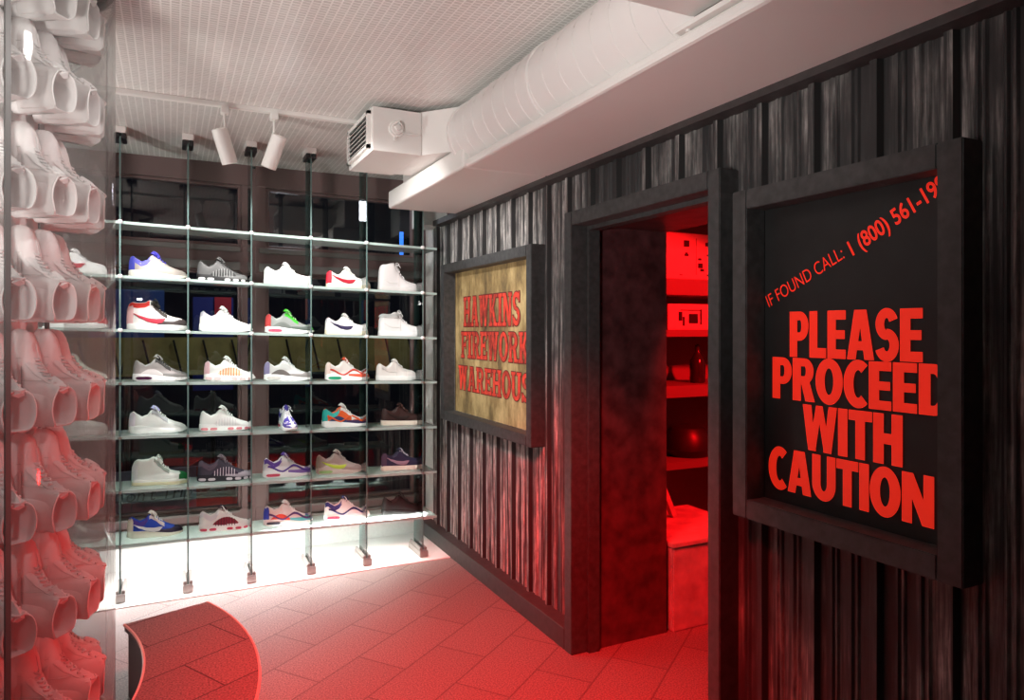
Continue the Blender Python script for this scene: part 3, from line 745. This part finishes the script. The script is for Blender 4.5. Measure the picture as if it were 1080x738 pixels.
def make_shoe(name, o, label, cat='sneaker', group=None, style='court', upper='f2f2f0', sole='f5f5f3', inner=None, lace=None, tongue=None,
              swoosh=None, heel=None, toe=None, mud=None, eye=None, air=None, pods=None, ribs=None, collar=None, strap=None, toebox=None,
              outsole=None, swscale=1., L=.295, wide=1.0, wave=None, cage=None, laces=True, seams=False, dial=None):
    s = Shoe(style, L, wide)
    tag(o, label, cat, group)
    rn = style == 'runner'
    s.upper().build('upper', cm(upper), o, smooth=True, ang=50)
    s.sole().build('sole', cm(sole), o, smooth=True, ang=50)
    if outsole:
        s.sole(z_hi=lambda t: lerp(s.P['bot'], t) * L + .016 * L / .295, z_lo=lambda t: lerp(s.P['bot'], t) * L - .0005, grow=1.012).build('outsole', cm(outsole), o, smooth=True, ang=50)
    tag(s.tongue().build('tongue', cm(tongue or upper), o, smooth=True, ang=60), label=None)
    if laces: s.laces().build('laces', cm(lace or upper), o, smooth=True)
    def ov(nm, colr, lo, hi, a, c, e=.0022):
        for sd in (1, -1):
            b = MB(); s.strip(b, lo, hi, a, c, e, sides=(sd,)); b.build(nm, cm(colr), o, smooth=True)
    if mud: ov('mudguard', mud, K(.05), lambda x: (.125 if rn else .14) + (.05 * smoothstep(.75, .95, x)), .5, .985, .0016)
    if toe: ov('toe_cap', toe, K(.05), lambda x: .30, .84, .99, .002)
    if toebox: ov('toe_box', toebox, lambda x: .12 + .02 * smoothstep(.6, .7, x), lambda x: .32, .62, .86, .0018)
    if heel: ov('heel_panel', heel, K(.05), lambda x: .40, .0, .10, .002)
    if collar: ov('collar_panel', collar, lambda x: lerp(s.P['T'], x) - .075, lambda x: .6, .02, .36, .0022)
    if eye: ov('eyestay', eye, lambda x: lerp(s.P['T'], x) - .065, lambda x: lerp(s.P['T'], x) - .012, .38, .66, .0026)
    if cage: ov('side_panel', cage, K(.08), lambda x: .10 + .10 * math.sin((x - .1) / .45 * PI), .1, .55, .0018)
    if wave:
        for k, (a, c, up) in enumerate(((.08, .40, 1), (.36, .62, -1), (.60, .90, 1))):
            ov('stripe', wave, lambda x, a=a, c=c, up=up: .135 + up * .05 * math.cos((x - a) / (c - a) * PI) - .0, lambda x, a=a, c=c, up=up: .168 + up * .05 * math.cos((x - a) / (c - a) * PI), a, c, .003)
    if ribs:
        ov('side_mesh', ribs[0], K(.10), lambda x: .10 + .13 * max(0, math.sin((x - .24) / .52 * PI)) ** .7, .25, .75, .0018)
        for k in range(8):
            a = .30 + k * .052
            for sd in (1, -1):
                b = MB(); s.strip(b, K(.09), lambda x: .09 + .14 * max(0, math.sin((x - .22) / .56 * PI)) ** .7, a, a + .016, .0048, n=2, sides=(sd,))
                b.build('side_rib', cm(ribs[1]), o)
    if swoosh:
        def zz(t): return lambda x: lerp(t, x) * (.93 if rn else 1)
        ov('side_mark', swoosh, zz(SW_LO), zz(SW_HI), .10, .63, .0042)
    if strap:
        ov('ankle_strap', strap, K(.335), K(.40), .02, .44, .006)
    if air:
        for sd in (1, -1):
            b = MB(); s.slab(b, .022, .072, .05, .34, .0035, sides=(sd,)); b.build('air_window', cm(air, .2), o)
    if pods:
        for a, c in ((.02, .16), (.19, .33), (.52, .64), (.68, .80), (.84, .93)):
            for sd in (1, -1):
                b = MB(); s.slab(b, .018, .062, a, c, .004, sides=(sd,)); b.build('air_pod', cm(pods, .2), o)
    if seams:
        for x0 in (.47, .70):
            ov('seam', 'd8d4d0', K(.09), K(.5), x0, x0 + .008, .0028)
        ov('seam', 'd8d4d0', lambda x: .16 + .1 * (1 - smoothstep(.0, .3, x)), lambda x: .168 + .1 * (1 - smoothstep(.0, .3, x)), .10, .46, .0026)
    return o

# ------------------------------------------------------------------ glass shelving
SHZ = [2.096, 1.796, 1.498, 1.204, .904, .604, .306]
SH_TH = .015
FY0, FY1 = 4.40, 4.68
ORD = ['top', 'second', 'third', 'fourth', 'fifth', 'sixth', 'lowest']
def tiltbox(b, x0, x1, y0, y1, ztop, th):
    vs = [(x, y, ztop + TILT * x - d) for x in (x0, x1) for y in (y0, y1) for d in (th, 0)]
    b.add(vs, [(0, 1, 3, 2), (4, 6, 7, 5), (0, 4, 5, 1), (2, 3, 7, 6), (0, 2, 6, 4), (1, 5, 7, 3)])
for i, z in enumerate(SHZ):
    s = empty('glass_shelf', (.4, 4.54, z), '%s clear glass shelf of the sneaker display%s' % (ORD[i], ', empty' if i == 0 else ''), 'shelf', 'glass shelves of the sneaker display')
    b = MB(); tiltbox(b, -1.25, 1.60, FY0, FY1, z, SH_TH)
    b.m = [0, 0, 1, 0, 0, 0]; b.m[1] = 1
    part(b, 'glass_sheet', [M_SHELFGLASS, M_EDGE], s)
FX = [-1.20, -.90, -.60, -.25, .09, .435, .78, 1.125, 1.50]
FX = [-.95, -.60, -.25, .089, .430, .775, 1.121, 1.496]
where = ['hidden behind the glass column', 'behind the glass column', 'just right of the glass column', 'between the first and second shoe columns', 'between the second and third shoe columns',
         'between the third and fourth shoe columns', 'between the fourth and fifth shoe columns', 'next to the corrugated wall']
for i, x in enumerate(FX):
    f = empty('glass_upright', (x, 4.49, 0), 'vertical glass upright fin, ' + where[i], 'glass upright', 'vertical glass fins of the display')
    b = MB(); b.box(x - .004, x + .004, FY0 - .02, FY0 + .16, .045, CEIL - .05); b.m = [0, 0, 1, 1, 0, 0]
    part(b, 'glass_fin', [M_FIN, M_FEDGE], f)
    b = MB()
    b.box(x - .028, x + .028, FY0 - .045, FY0 + .20, .005, .05, .004); b.box(x - .024, x - .008, FY0 - .03, FY0 + .19, .05, .068, .003); b.box(x + .008, x + .024, FY0 - .03, FY0 + .19, .05, .068, .003)
    tag(part(b, 'foot_clamp', M_STEEL, f), label='steel floor clamp')
    b = MB(); b.box(x - .03, x + .03, FY0 - .03, FY0 + .12, CEIL - .035, CEIL, .003); part(b, 'ceiling_block', M_WHITE, f)
    b = MB(); b.box(x - .03, x - .006, FY0 - .03, FY0 + .10, CEIL - .068, CEIL - .036, .003); b.box(x + .006, x + .03, FY0 - .03, FY0 + .10, CEIL - .068, CEIL - .036, .003)
    tag(part(b, 'ceiling_clamp', M_BLACK, f), label='black ceiling clamp')
    for z in SHZ:
        b = MB(); zz = z + TILT * x; q = .0125 if z > 1.4 else .009
        b.rings([[(x + r * math.cos(2 * PI * k / 14), y, zz - .006 + r * math.sin(2 * PI * k / 14)) for k in range(14)] for r, y in ((.008, FY0 - .002), (q, FY0 - .006), (q, FY0 - .018), (.007, FY0 - .023))])
        part(b, 'shelf_clip', M_CLIP if z > 1.4 else M_STEEL, f, smooth=True)

# shoes on the shelves
W0 = 'fafaf8'
rows = {
 1: [None,
     dict(style='court', upper='fbfbfb', swoosh='d0203a', d='white low-top with a red side mark'),
     dict(style='runner', upper='b5aca4', sole='f4efe2', heel='4a4fb8', collar='5a58c8', toe='9a948c', lace='4440c0', tongue='5048b8', mud='a8a098', d='blue and grey runner with a thick white sole'),
     dict(style='runner', upper='5a5a5a', sole='1c1c1e', ribs=('2a2a2a', '9a9a9a'), pods='cfcfcf', lace='303030', mud='6a6a6a', d='dark grey ribbed runner with black bubbly sole'),
     dict(style='court', upper=W0, seams=True, d='plain white low-top'),
     dict(style='court', upper='f6f4f0', sole='efe2c8', swoosh='b81830', heel='c01c34', d='white low-top with a dark red heel and side mark'),
     dict(style='high', upper='cfcaca', sole='c8c4c2', seams=True, d='pale grey high-top')],
 2: [None,
     dict(style='court', upper='f4f0ee', swoosh='d04050', toe='c83848', d='white shoe with pink-red toe'),
     dict(style='mid', upper='f0ecea', sole='f6f4f2', swoosh='c2384a', collar='d8342e', eye='3c3430', heel='e8b8b8', mud='4a4040', lace='2e2a28', tongue='3a3430', d='red-collared white mid-top with black overlays'),
     dict(style='runner', upper=W0, sole='f8f8f6', tongue='f0f0f0', collar='d8d4e0', cage='e8e4e2', d='all-white runner with grey lining'),
     dict(style='runner', upper='8a8f8c', sole='f4f2f0', heel='b83c3c', mud='55605a', cage='6a706c', eye='40c030', toe='3cb428', tongue='50c838', lace='a8e098', air='e05068', d='grey and bright green runner'),
     dict(style='court', upper='f8f6f4', sole='efe0c8', swoosh='2c2448', collar='e4e0e8', d='white low-top with a navy side mark and cream sole'),
     dict(style='mid', upper='e4e4e4', sole='e8e8e8', strap='c4c8c8', seams=True, d='white mid-top with a grey ankle strap')],
 3: [None,
     dict(style='runner', upper='e8e4d8', sole='e4dcd0', heel='d86838', d='cream runner with orange heel'),
     dict(style='runner', upper='b4acac', sole='f0ecec', air='4c2440', mud='8a8684', eye='4c4848', cage='dcd4d4', lace='403c3c', d='grey runner with a dark purple heel cushion'),
     dict(style='runner', upper=W0, sole='f8f4f2', ribs=('f0d8c0', 'e08028'), heel='f0c0c8', pods='e8c8c8', d='white runner with orange side ribs'),
     dict(style='runner', upper='dedede', sole='f6f6f4', mud='8a8684', cage='66605e', heel='9088b0', eye='f0f0f0', toe='8a8684', air='c8c4c0', d='white and grey runner with dark grey side panel'),
     dict(style='runner', upper='f4ece8', sole='f4f0ee', wave='d04030', heel='f0d8d0', tongue='d85030', mud='e05840', air='28a078', d='white and coral-red runner with a green heel cushion'),
     dict(style='court', upper='f0ece8', seams=True, d='plain white low-top with tall tongue')],
 4: [None,
     dict(style='court', upper='e8e4e2', sole='d8d0cc', d='plain off-white slip-on low shoe'),
     dict(style='runner', upper=W0, sole=W0, eye='c8c8d0', tongue='c8c0f0', heel='f4ecf8', d='white sock-like runner with grey eyelets'),
     dict(style='runner', upper=W0, sole=W0, ribs=('f8f4f4', 'e8e4e6'), pods='e89098', d='white runner with small pink sole pods'),
     dict(style='runner', upper='f0eef4', sole='f4f2f4', heel='4a3c98', collar='4a3c98', mud='5a4ca0', toe='f6f6fa', toebox='4a3ca0', tongue='4a3c98', air='d04060', lace='f0f0f4', rot=-84, d='white and purple runner turned toe-first'),
     dict(style='runner', upper='e8602c', sole='f4f0ee', heel='28b0a8', cage='30406c', toe='1c98a0', mud='40305c', eye='f4ece8', toebox='e8e0e0', collar='38b4ac', lace='f0ece8', wave='e85c28', tongue='f0e8e8', d='teal and orange runner with white sole'),
     dict(style='court', upper='3c2422', sole='f0e0d0', lace='5c3c34', tongue='34201e', swoosh='2a1a18', d='dark brown low-top with cream sole')],
 5: [None,
     dict(style='runner', upper='f0ecf0', sole='e8e4e0', d='white runner'),
     dict(style='mid', upper='fafaf6', sole='f4f0e8', swoosh=None, mud=None, heel='f6f4f8', toe='187840', collar='f8f8f4', eye='a8b0a8', outsole='e8dcb8', d='white mid-top with green toe'),
     dict(style='runner', upper='4c4454', sole='2c2630', ribs=('34203c', 'dcc8d4'), pods='e0d0d8', mud='b8a8b4', collar='6c5c6c', lace='8c7c88', tongue='7c6c78', d='black and silver ribbed runner'),
     dict(style='runner', upper='f6f0f4', sole='f6f0f2', wave='5a3a98', collar='6a4aa8', tongue='5c3c98', mud='8a6cb8', air='d85068', d='white runner with purple stripes and collar'),
     dict(style='runner', upper='b8a8a4', sole='c8b8b0', swoosh='c8e050', cage='ccc0bc', mud='a89490', air='98b878', heel='a8988c', d='taupe runner with a lime side mark'),
     dict(style='court', upper='34304c', sole='f0dcd0', swoosh='a88498', lace='c8c0d0', tongue='30304c', heel='584058', d='navy low-top with pink-white side mark and pale sole')],
 6: [None,
     dict(style='runner', upper='a8a4a8', sole='c8c4c4', eye='e8e8e8', mud='8c888c', d='grey runner with white lace cage'),
     dict(style='runner', upper='3050c8', sole='e8dccc', heel='f0d8c8', swoosh='f0e4ec', collar='5840a0', mud='3c3048', toe='2c2834', eye='f0d8dc', tongue='f0dcd8', lace='f4ece8', d='royal blue low runner with a white side mark'),
     dict(style='runner', upper='f6ecec', sole='f4e8e8', ribs=('8c2038', '5c1428'), pods='c84058', tongue='3c1c30', collar='e8dce4', mud='f0e8ea', d='white runner with maroon ribbed side'),
     dict(style='runner', upper='f4eeee', sole='f6f0ee', heel='3c48b8', swoosh=None, cage='e04838', collar='f0dcd8', wave='5c3c78', mud='58b0b8', toe='4c54a8', air='3c3440', d='white runner with blue heel and red panel'),
     dict(style='runner', upper='f6f0f0', sole='f6f0ee', wave='2c2c68', collar='3c3c80', mud='e8e0e4', toe='f0ecec', air='c83850', tongue='2c2c68', d='white runner with navy stripes'),
     dict(style='runner', upper='1e1010', sole='140c0c', lace='241414', tongue='241414', d='all-black runner')],
}
bayx = [-.43, -.088, .265, .600, .945, 1.295]
PXC = {1: [0, 82, 167, 235, 303.5, 367.5, 420], 2: [0, 82, 166, 238.5, 305.5, 365.5, 422], 3: [0, 82, 170, 242.5, 304, 366.5, 418],
       4: [0, 82, 167, 238, 300, 363.5, 424], 5: [0, 82, 169, 237, 303, 358, 424], 6: [0, 82, 164, 237.5, 304, 366, 424.5]}
f_ = 733.; th_ = math.atan(360 / 733); c_, s_ = math.cos(th_), math.sin(th_)
def x_at(px, y):
    u = (px - 540) / f_; return (s_ + u * c_) / (c_ - u * s_) * y
SLEN = {1: [0, .28, .30, .285, .285, .285, .275], 2: [0, .29, .31, .295, .29, .275, .295], 3: [0, .29, .29, .285, .285, .285, .28],
        4: [0, .29, .30, .29, .28, .29, .285], 5: [0, .28, .29, .30, .29, .295, .285], 6: [0, .28, .285, .29, .29, .29, .28]}
for r, lst in rows.items():
    for k, spec in enumerate(lst):
        if spec is None: continue
        spec = dict(spec); d = spec.pop('d'); rot = spec.pop('rot', random.uniform(-4, 3))
        z = SHZ[r]; y = 4.53; L = SLEN[r][k]; spec['L'] = L
        xc = x_at(PXC[r][k], y)
        a = math.radians(rot); ox = xc - L / 2 * math.cos(a); oy = y - L / 2 * math.sin(a)
        if abs(rot) > 45: oy = y + L * .5 - .035; ox = xc
        lab = '%s on the %s glass shelf' % (d, ORD[r])
        if k == 1: lab += ' behind the glass column'
        o = empty('sneaker', (ox, oy, z + TILT * ox + .0006), None, None)
        if abs(rot) < 45: o.rotation_euler = (0, -math.atan(TILT), a)
        else: o.rotation_euler = (math.atan(TILT) * -1 * math.sin(a) * -1, 0, a); o.location.z = z + TILT * xc + .0016
        o.scale = (1, 1, 1.2)
        make_shoe('sneaker', o, lab, group='sneakers on the glass shelves', **spec)

# white high-tops inside the column
protos = []
root = empty('high_top_sneaker', (0, 0, 0))
make_shoe('high_top_sneaker', root, 'x', style='boot', upper='f0eae8', sole='f2ecea', lace='e4dedc', seams=True, swoosh='e2dcda', eye='ece6e4', mud='eee8e6', heel='ece6e4', toebox='f4eeec', L=.268, wide=1.02)
kids = list(root.children)
AZ = [(-72, 'cut by the left picture edge'), (-53, 'left of three viewer-facing openings'), (-35, 'middle of three viewer-facing openings'), (-16, 'right of three viewer-facing openings'),
      (3, 'on its far right side'), (22, 'on its back')]
ROWN = ['topmost', 'second', 'third', 'fourth', 'fifth', 'sixth', 'seventh', 'eighth']
first = True
for ri in range(8):
    z = 1.5 + .97 * .69 - .291 * (ri - 1)
    if ri == 0: z -= .03
    for az, nm in AZ:
        if first: o = root; first = False
        else:
            o = root.copy(); COL.objects.link(o)
            for kd in kids:
                c = kd.copy(); COL.objects.link(c); c.parent = o
        a = math.radians(az); nv = Vector((math.cos(a), math.sin(a), 0)); zv = Vector((0, 0, 1)); yv = nv.cross(zv)
        Mx = Matrix((( zv.x, yv.x, nv.x), (zv.y, yv.y, nv.y), (zv.z, yv.z, nv.z))).to_4x4()
        Mx.translation = Vector((CX, CY, 0)) + nv * .258 + zv * (z - .062)
        o.matrix_world = Mx; o.location = Mx.translation; o.rotation_euler = Mx.to_euler()
        tag(o, 'white high-top, %s row of the column, %s' % (ROWN[ri], nm), 'sneaker', 'white high-tops in the glass column')

# ------------------------------------------------------------------ track lights
tr = MB(); tr.box(-2.0, .90, 3.685, 3.72, CEIL - .022, CEIL, .002)
tag(tr.build('light_track', M_WHITE), 'slim white lighting track across the mosaic ceiling', 'light track')
def spot_head(x, y, aim, label):
    s = empty('track_spotlight', (x, y, CEIL - .022), label, 'spotlight', 'white track spotlights')
    b = MB(); b.box(x - .018, x + .018, y - .03, y + .03, CEIL - .055, CEIL - .022, .003); part(b, 'adapter', M_WHITE, s)
    b = MB(); b.tube([(x, y, CEIL - .05), (x, y, CEIL - .15)], .006, 10); part(b, 'stem', M_WHITE, s, smooth=True)
    d = (Vector(aim) - Vector((x, y, CEIL - .21))).normalized(); c = Vector((x, y, CEIL - .215))
    up = Vector((0, 1, 0)) if abs(d.y) < .9 else Vector((1, 0, 0)); a = d.cross(up).normalized(); e = d.cross(a)
    b = MB(); rr = []
    for r, t in ((.030, -.088), (.038, -.082), (.038, .085), (.034, .085), (.030, .06)):
        rr.append([c + d * t + (a * math.cos(2 * PI * k / 28) + e * math.sin(2 * PI * k / 28)) * r for k in range(28)])
    b.rings(rr, cap=True); part(b, 'lamp_head', M_WHITE, s, smooth=True)
    b = MB(); rr = [[c + d * t + (a * math.cos(2 * PI * k / 20) + e * math.sin(2 * PI * k / 20)) * r for k in range(20)] for r, t in ((.028, .064), (.020, .072))]
    b.rings(rr); part(b, 'lamp_lens', mat('lit lamp lens', (1, .96, .9), .3, emis=6), s)
    return c + d * .10, d
H1 = spot_head(.239, 3.70, (.50, 3.85, 1.6), 'white cylindrical track spotlight nearer the glass column')
H2 = spot_head(.471, 3.70, (.22, 4.0, 1.6), 'white cylindrical track spotlight nearer the grille box')

# ------------------------------------------------------------------ outside
M_NIGHT = mat('night street wall', (.035, .04, .06), .9)
b = MB(); b.box(-7, 6, 9.0, 9.1, -.5, 5); b.box(-7, 6, 5.3, 9.0, -.56, -.5)
tag(b.build('street_ground', M_NIGHT), kind='structure')
ob = empty('street_barrier', (.9, 6.3, -.5), 'olive-yellow panelled barrier outside the window with dark slanting bars', 'barrier')
b = MB(); b.box(-1.4, 2.35, 6.3, 6.34, 1.13, 1.44); part(b, 'board', mat('olive board', (.36, .32, .10), .7, var=.2, bscale=8), ob)
b = MB()
for k in range(17):
    x = -1.3 + k * .22; b.tube([(x, 6.28, 1.42), (x + .06, 6.28, 1.15)], .008, 5)
part(b, 'slanting_bar', M_BLACK, ob)
b = MB(); b.box(-1.35, -1.30, 6.31, 6.35, -.5, 1.13); b.box(2.25, 2.30, 6.31, 6.35, -.5, 1.13); part(b, 'post', M_BLACK, ob)
def slab_thing(name, label, cat, x0, x1, y, z0, z1, m):
    t = empty(name, ((x0 + x1) / 2, y, -.5), label, cat)
    b = MB(); b.box(x0, x1, y, y + .03, z0, z1, .004); part(b, 'board', m, t)
    b = MB(); b.tube([((x0 + x1) / 2, y + .05, -.5), ((x0 + x1) / 2, y + .05, z1)], .02, 8); part(b, 'post', M_BLACK, t)
    return t
slab_thing('street_sign', 'dim blue board standing in the street beyond the left window', 'sign', -.62, -.05, 6.8, 1.15, 1.85, mat('blue board', (.03, .10, .36), .5))
slab_thing('street_sign', 'small deep blue and red board beyond the middle of the left window', 'sign', .18, .52, 6.9, .95, 1.80, mat('deep blue board', (.02, .04, .30), .5))
b = MB(); b.box(.36, .50, 6.87, 6.895, 1.60, 1.80); tag(b.build('red_placard', mat('red board', (.7, .03, .06), .5)), 'small red placard fixed on the deep blue street board', 'placard')
nb = empty('notice_board', (-.2, 5.6, -.5), 'pale handwritten notice board with orange corner outside the low left window', 'sign')
b = MB(); b.box(-.62, .36, 5.6, 5.62, .05, .50); part(b, 'board', mat('pale board', (.26, .28, .36), .7, var=.3, bscale=10), nb)
b = MB(); b.box(.17, .5, 5.585, 5.599, .05, .50); b.box(-.62, -.44, 5.585, 5.599, .05, .30); tag(part(b, 'orange_patch', mat('burnt orange', (.42, .10, .05), .6), nb), label='burnt orange patches')
b = MB(); b.box(-.6, -.56, 5.63, 5.66, -.5, .50); b.box(.4, .44, 5.63, 5.66, -.5, .50); part(b, 'post', M_BLACK, nb)
def flat_text(txt, size, x, y, z, m, parent, off=0):
    c = bpy.data.curves.new('text', 'FONT'); c.body = txt; c.size = size; c.offset = off; c.shear = .2; c.extrude = 0; c.dimensions = '2D'; c.fill_mode = 'FRONT'
    o = bpy.data.objects.new('text', c); COL.objects.link(o)
    dg = bpy.context.evaluated_depsgraph_get(); me = bpy.data.meshes.new_from_object(o.evaluated_get(dg)); bpy.data.objects.remove(o)
    b = MB(); b.add([(x + v.co.x, y, z + v.co.y) for v in me.vertices], [tuple(p.vertices) for p in me.polygons])
    return part(b, 'lettering', m, parent)
flat_text("Don't Trip", .12, -.38, 5.58, .29, mat('dark ink', (.03, .02, .05), .6), nb)
flat_text('Z', .14, .27, 5.58, .33, mat('pale ink', (.7, .6, .58), .6), nb, .008)
b = MB(); b.box(-.60, -.10, 5.598, 5.60, .36, .37)
b = MB(); b.box(1.93, 1.96, 6.3, 6.33, 1.98, 2.42); tag(b.build('street_tube_light', mat('blue neon tube', (.05, .25, 1), .4, emis=1.6)), 'thin blue light tube glowing outside the right window', 'light')
b.v = []; 

# ------------------------------------------------------------------ lights
def lamp(kind, name, loc, aim, energy, color, **k):
    l = bpy.data.lights.new(name, kind); l.energy = energy; l.color = color
    for a, v in k.items(): setattr(l, a, v)
    o = bpy.data.objects.new(name, l); COL.objects.link(o); o.location = loc
    if aim is not None:
        o.rotation_euler = (Vector(aim) - Vector(loc)).to_track_quat('-Z', 'Y').to_euler()
    return o
WARM = (1, .965, .93); RED = (1, .004, .006)
lamp('SPOT', 'spot_lamp', H1[0], H1[0] + H1[1], 25, WARM, spot_size=1.6, spot_blend=.8, shadow_soft_size=.03)
lamp('SPOT', 'spot_lamp', H2[0], H2[0] + H2[1], 25, WARM, spot_size=1.6, spot_blend=.8, shadow_soft_size=.03)
for x, ax in ((-.55, -.40), (-.05, .1), (.38, .55), (.74, 1.15)):
    lamp('SPOT', 'spot_lamp', (x, 3.92, 2.50), (ax, 4.72, 1.28), 46, WARM, spot_size=math.radians(62), spot_blend=.45, shadow_soft_size=.04)
lamp('AREA', 'led_strip', (.25, 4.50, .27), (.25, 4.44, 0), 36, (1, .97, .95), shape='RECTANGLE', size=2.6, size_y=.06)
# added white fills without fixtures for ceiling, duct, far cladding and shoe column
lamp('SPOT', 'up_lamp', (-.75, .9, 1.5), (.9, 2.4, 2.62), 150, WARM, spot_size=math.radians(95), spot_blend=.9, shadow_soft_size=.15)  # added fill for ceiling and duct, no fixture
lamp('SPOT', 'column_fill', (.60, 1.75, 2.58), (-.52, 2.38, 1.45), 26, (1, .97, .96), spot_size=math.radians(82), spot_blend=.8, shadow_soft_size=.06)
lamp('SPOT', 'front_fill', (-.35, .25, 1.9), (-.5, 2.3, 1.55), 22, (1, .97, .96), spot_size=math.radians(58), spot_blend=.8, shadow_soft_size=.03)
lamp('SPOT', 'window_up_lamp', (-1.35, 3.1, 1.7), (.35, 4.2, 2.62), 75, WARM, spot_size=math.radians(95), spot_blend=.9, shadow_soft_size=.1)  # added fill for the ceiling by the windows, no fixture
lamp('SPOT', 'wall_fill', (.35, 3.1, 2.35), (1.74, 4.0, 1.5), 90, WARM, spot_size=math.radians(72), spot_blend=.8, shadow_soft_size=.06)
# red spots for the floor and back room, plus an added fill
lamp('SPOT', 'red_lamp', (.55, 1.6, 2.35), (1.08, 2.68, 0), 760, RED, spot_size=math.radians(74), spot_blend=.9, shadow_soft_size=.08)
lamp('SPOT', 'red_room_lamp', (3.3, 2.0, 2.3), (2.95, 3.6, 1.0), 430, RED, spot_size=math.radians(72), spot_blend=.25, shadow_soft_size=.08)
lamp('SPOT', 'red_fill', (1.15, 1.75, .85), (-.5, 2.38, .95), 36, RED, spot_size=math.radians(88), spot_blend=.9, shadow_soft_size=.03)  # added red fill with no source there, reddens the column shoes
# added fill to light the boards in the street, no fixture
lamp('POINT', 'street_fill', (.8, 5.7, 2.6), None, 22, (.9, .92, 1), shadow_soft_size=.2)
w = bpy.data.worlds.new('night'); SC.world = w; w.use_nodes = True
w.node_tree.nodes['Background'].inputs[0].default_value = (.02, .03, .06, 1); w.node_tree.nodes['Background'].inputs[1].default_value = .3

# ------------------------------------------------------------------ camera
cam = bpy.data.cameras.new('camera'); co = bpy.data.objects.new('camera', cam); COL.objects.link(co)
co.location = (0, 0, H); co.rotation_euler = (PI / 2, 0, -th_)
cam.sensor_width = 36; cam.lens = f_ / 1080 * 36; cam.shift_y = -21 / 1080; cam.clip_start = .05
SC.camera = co
SC.view_settings.view_transform = 'Standard'; SC.view_settings.look = 'None'; SC.view_settings.gamma = 1
SC.view_settings.use_curve_mapping = False
SC.view_settings.exposure = 0.0
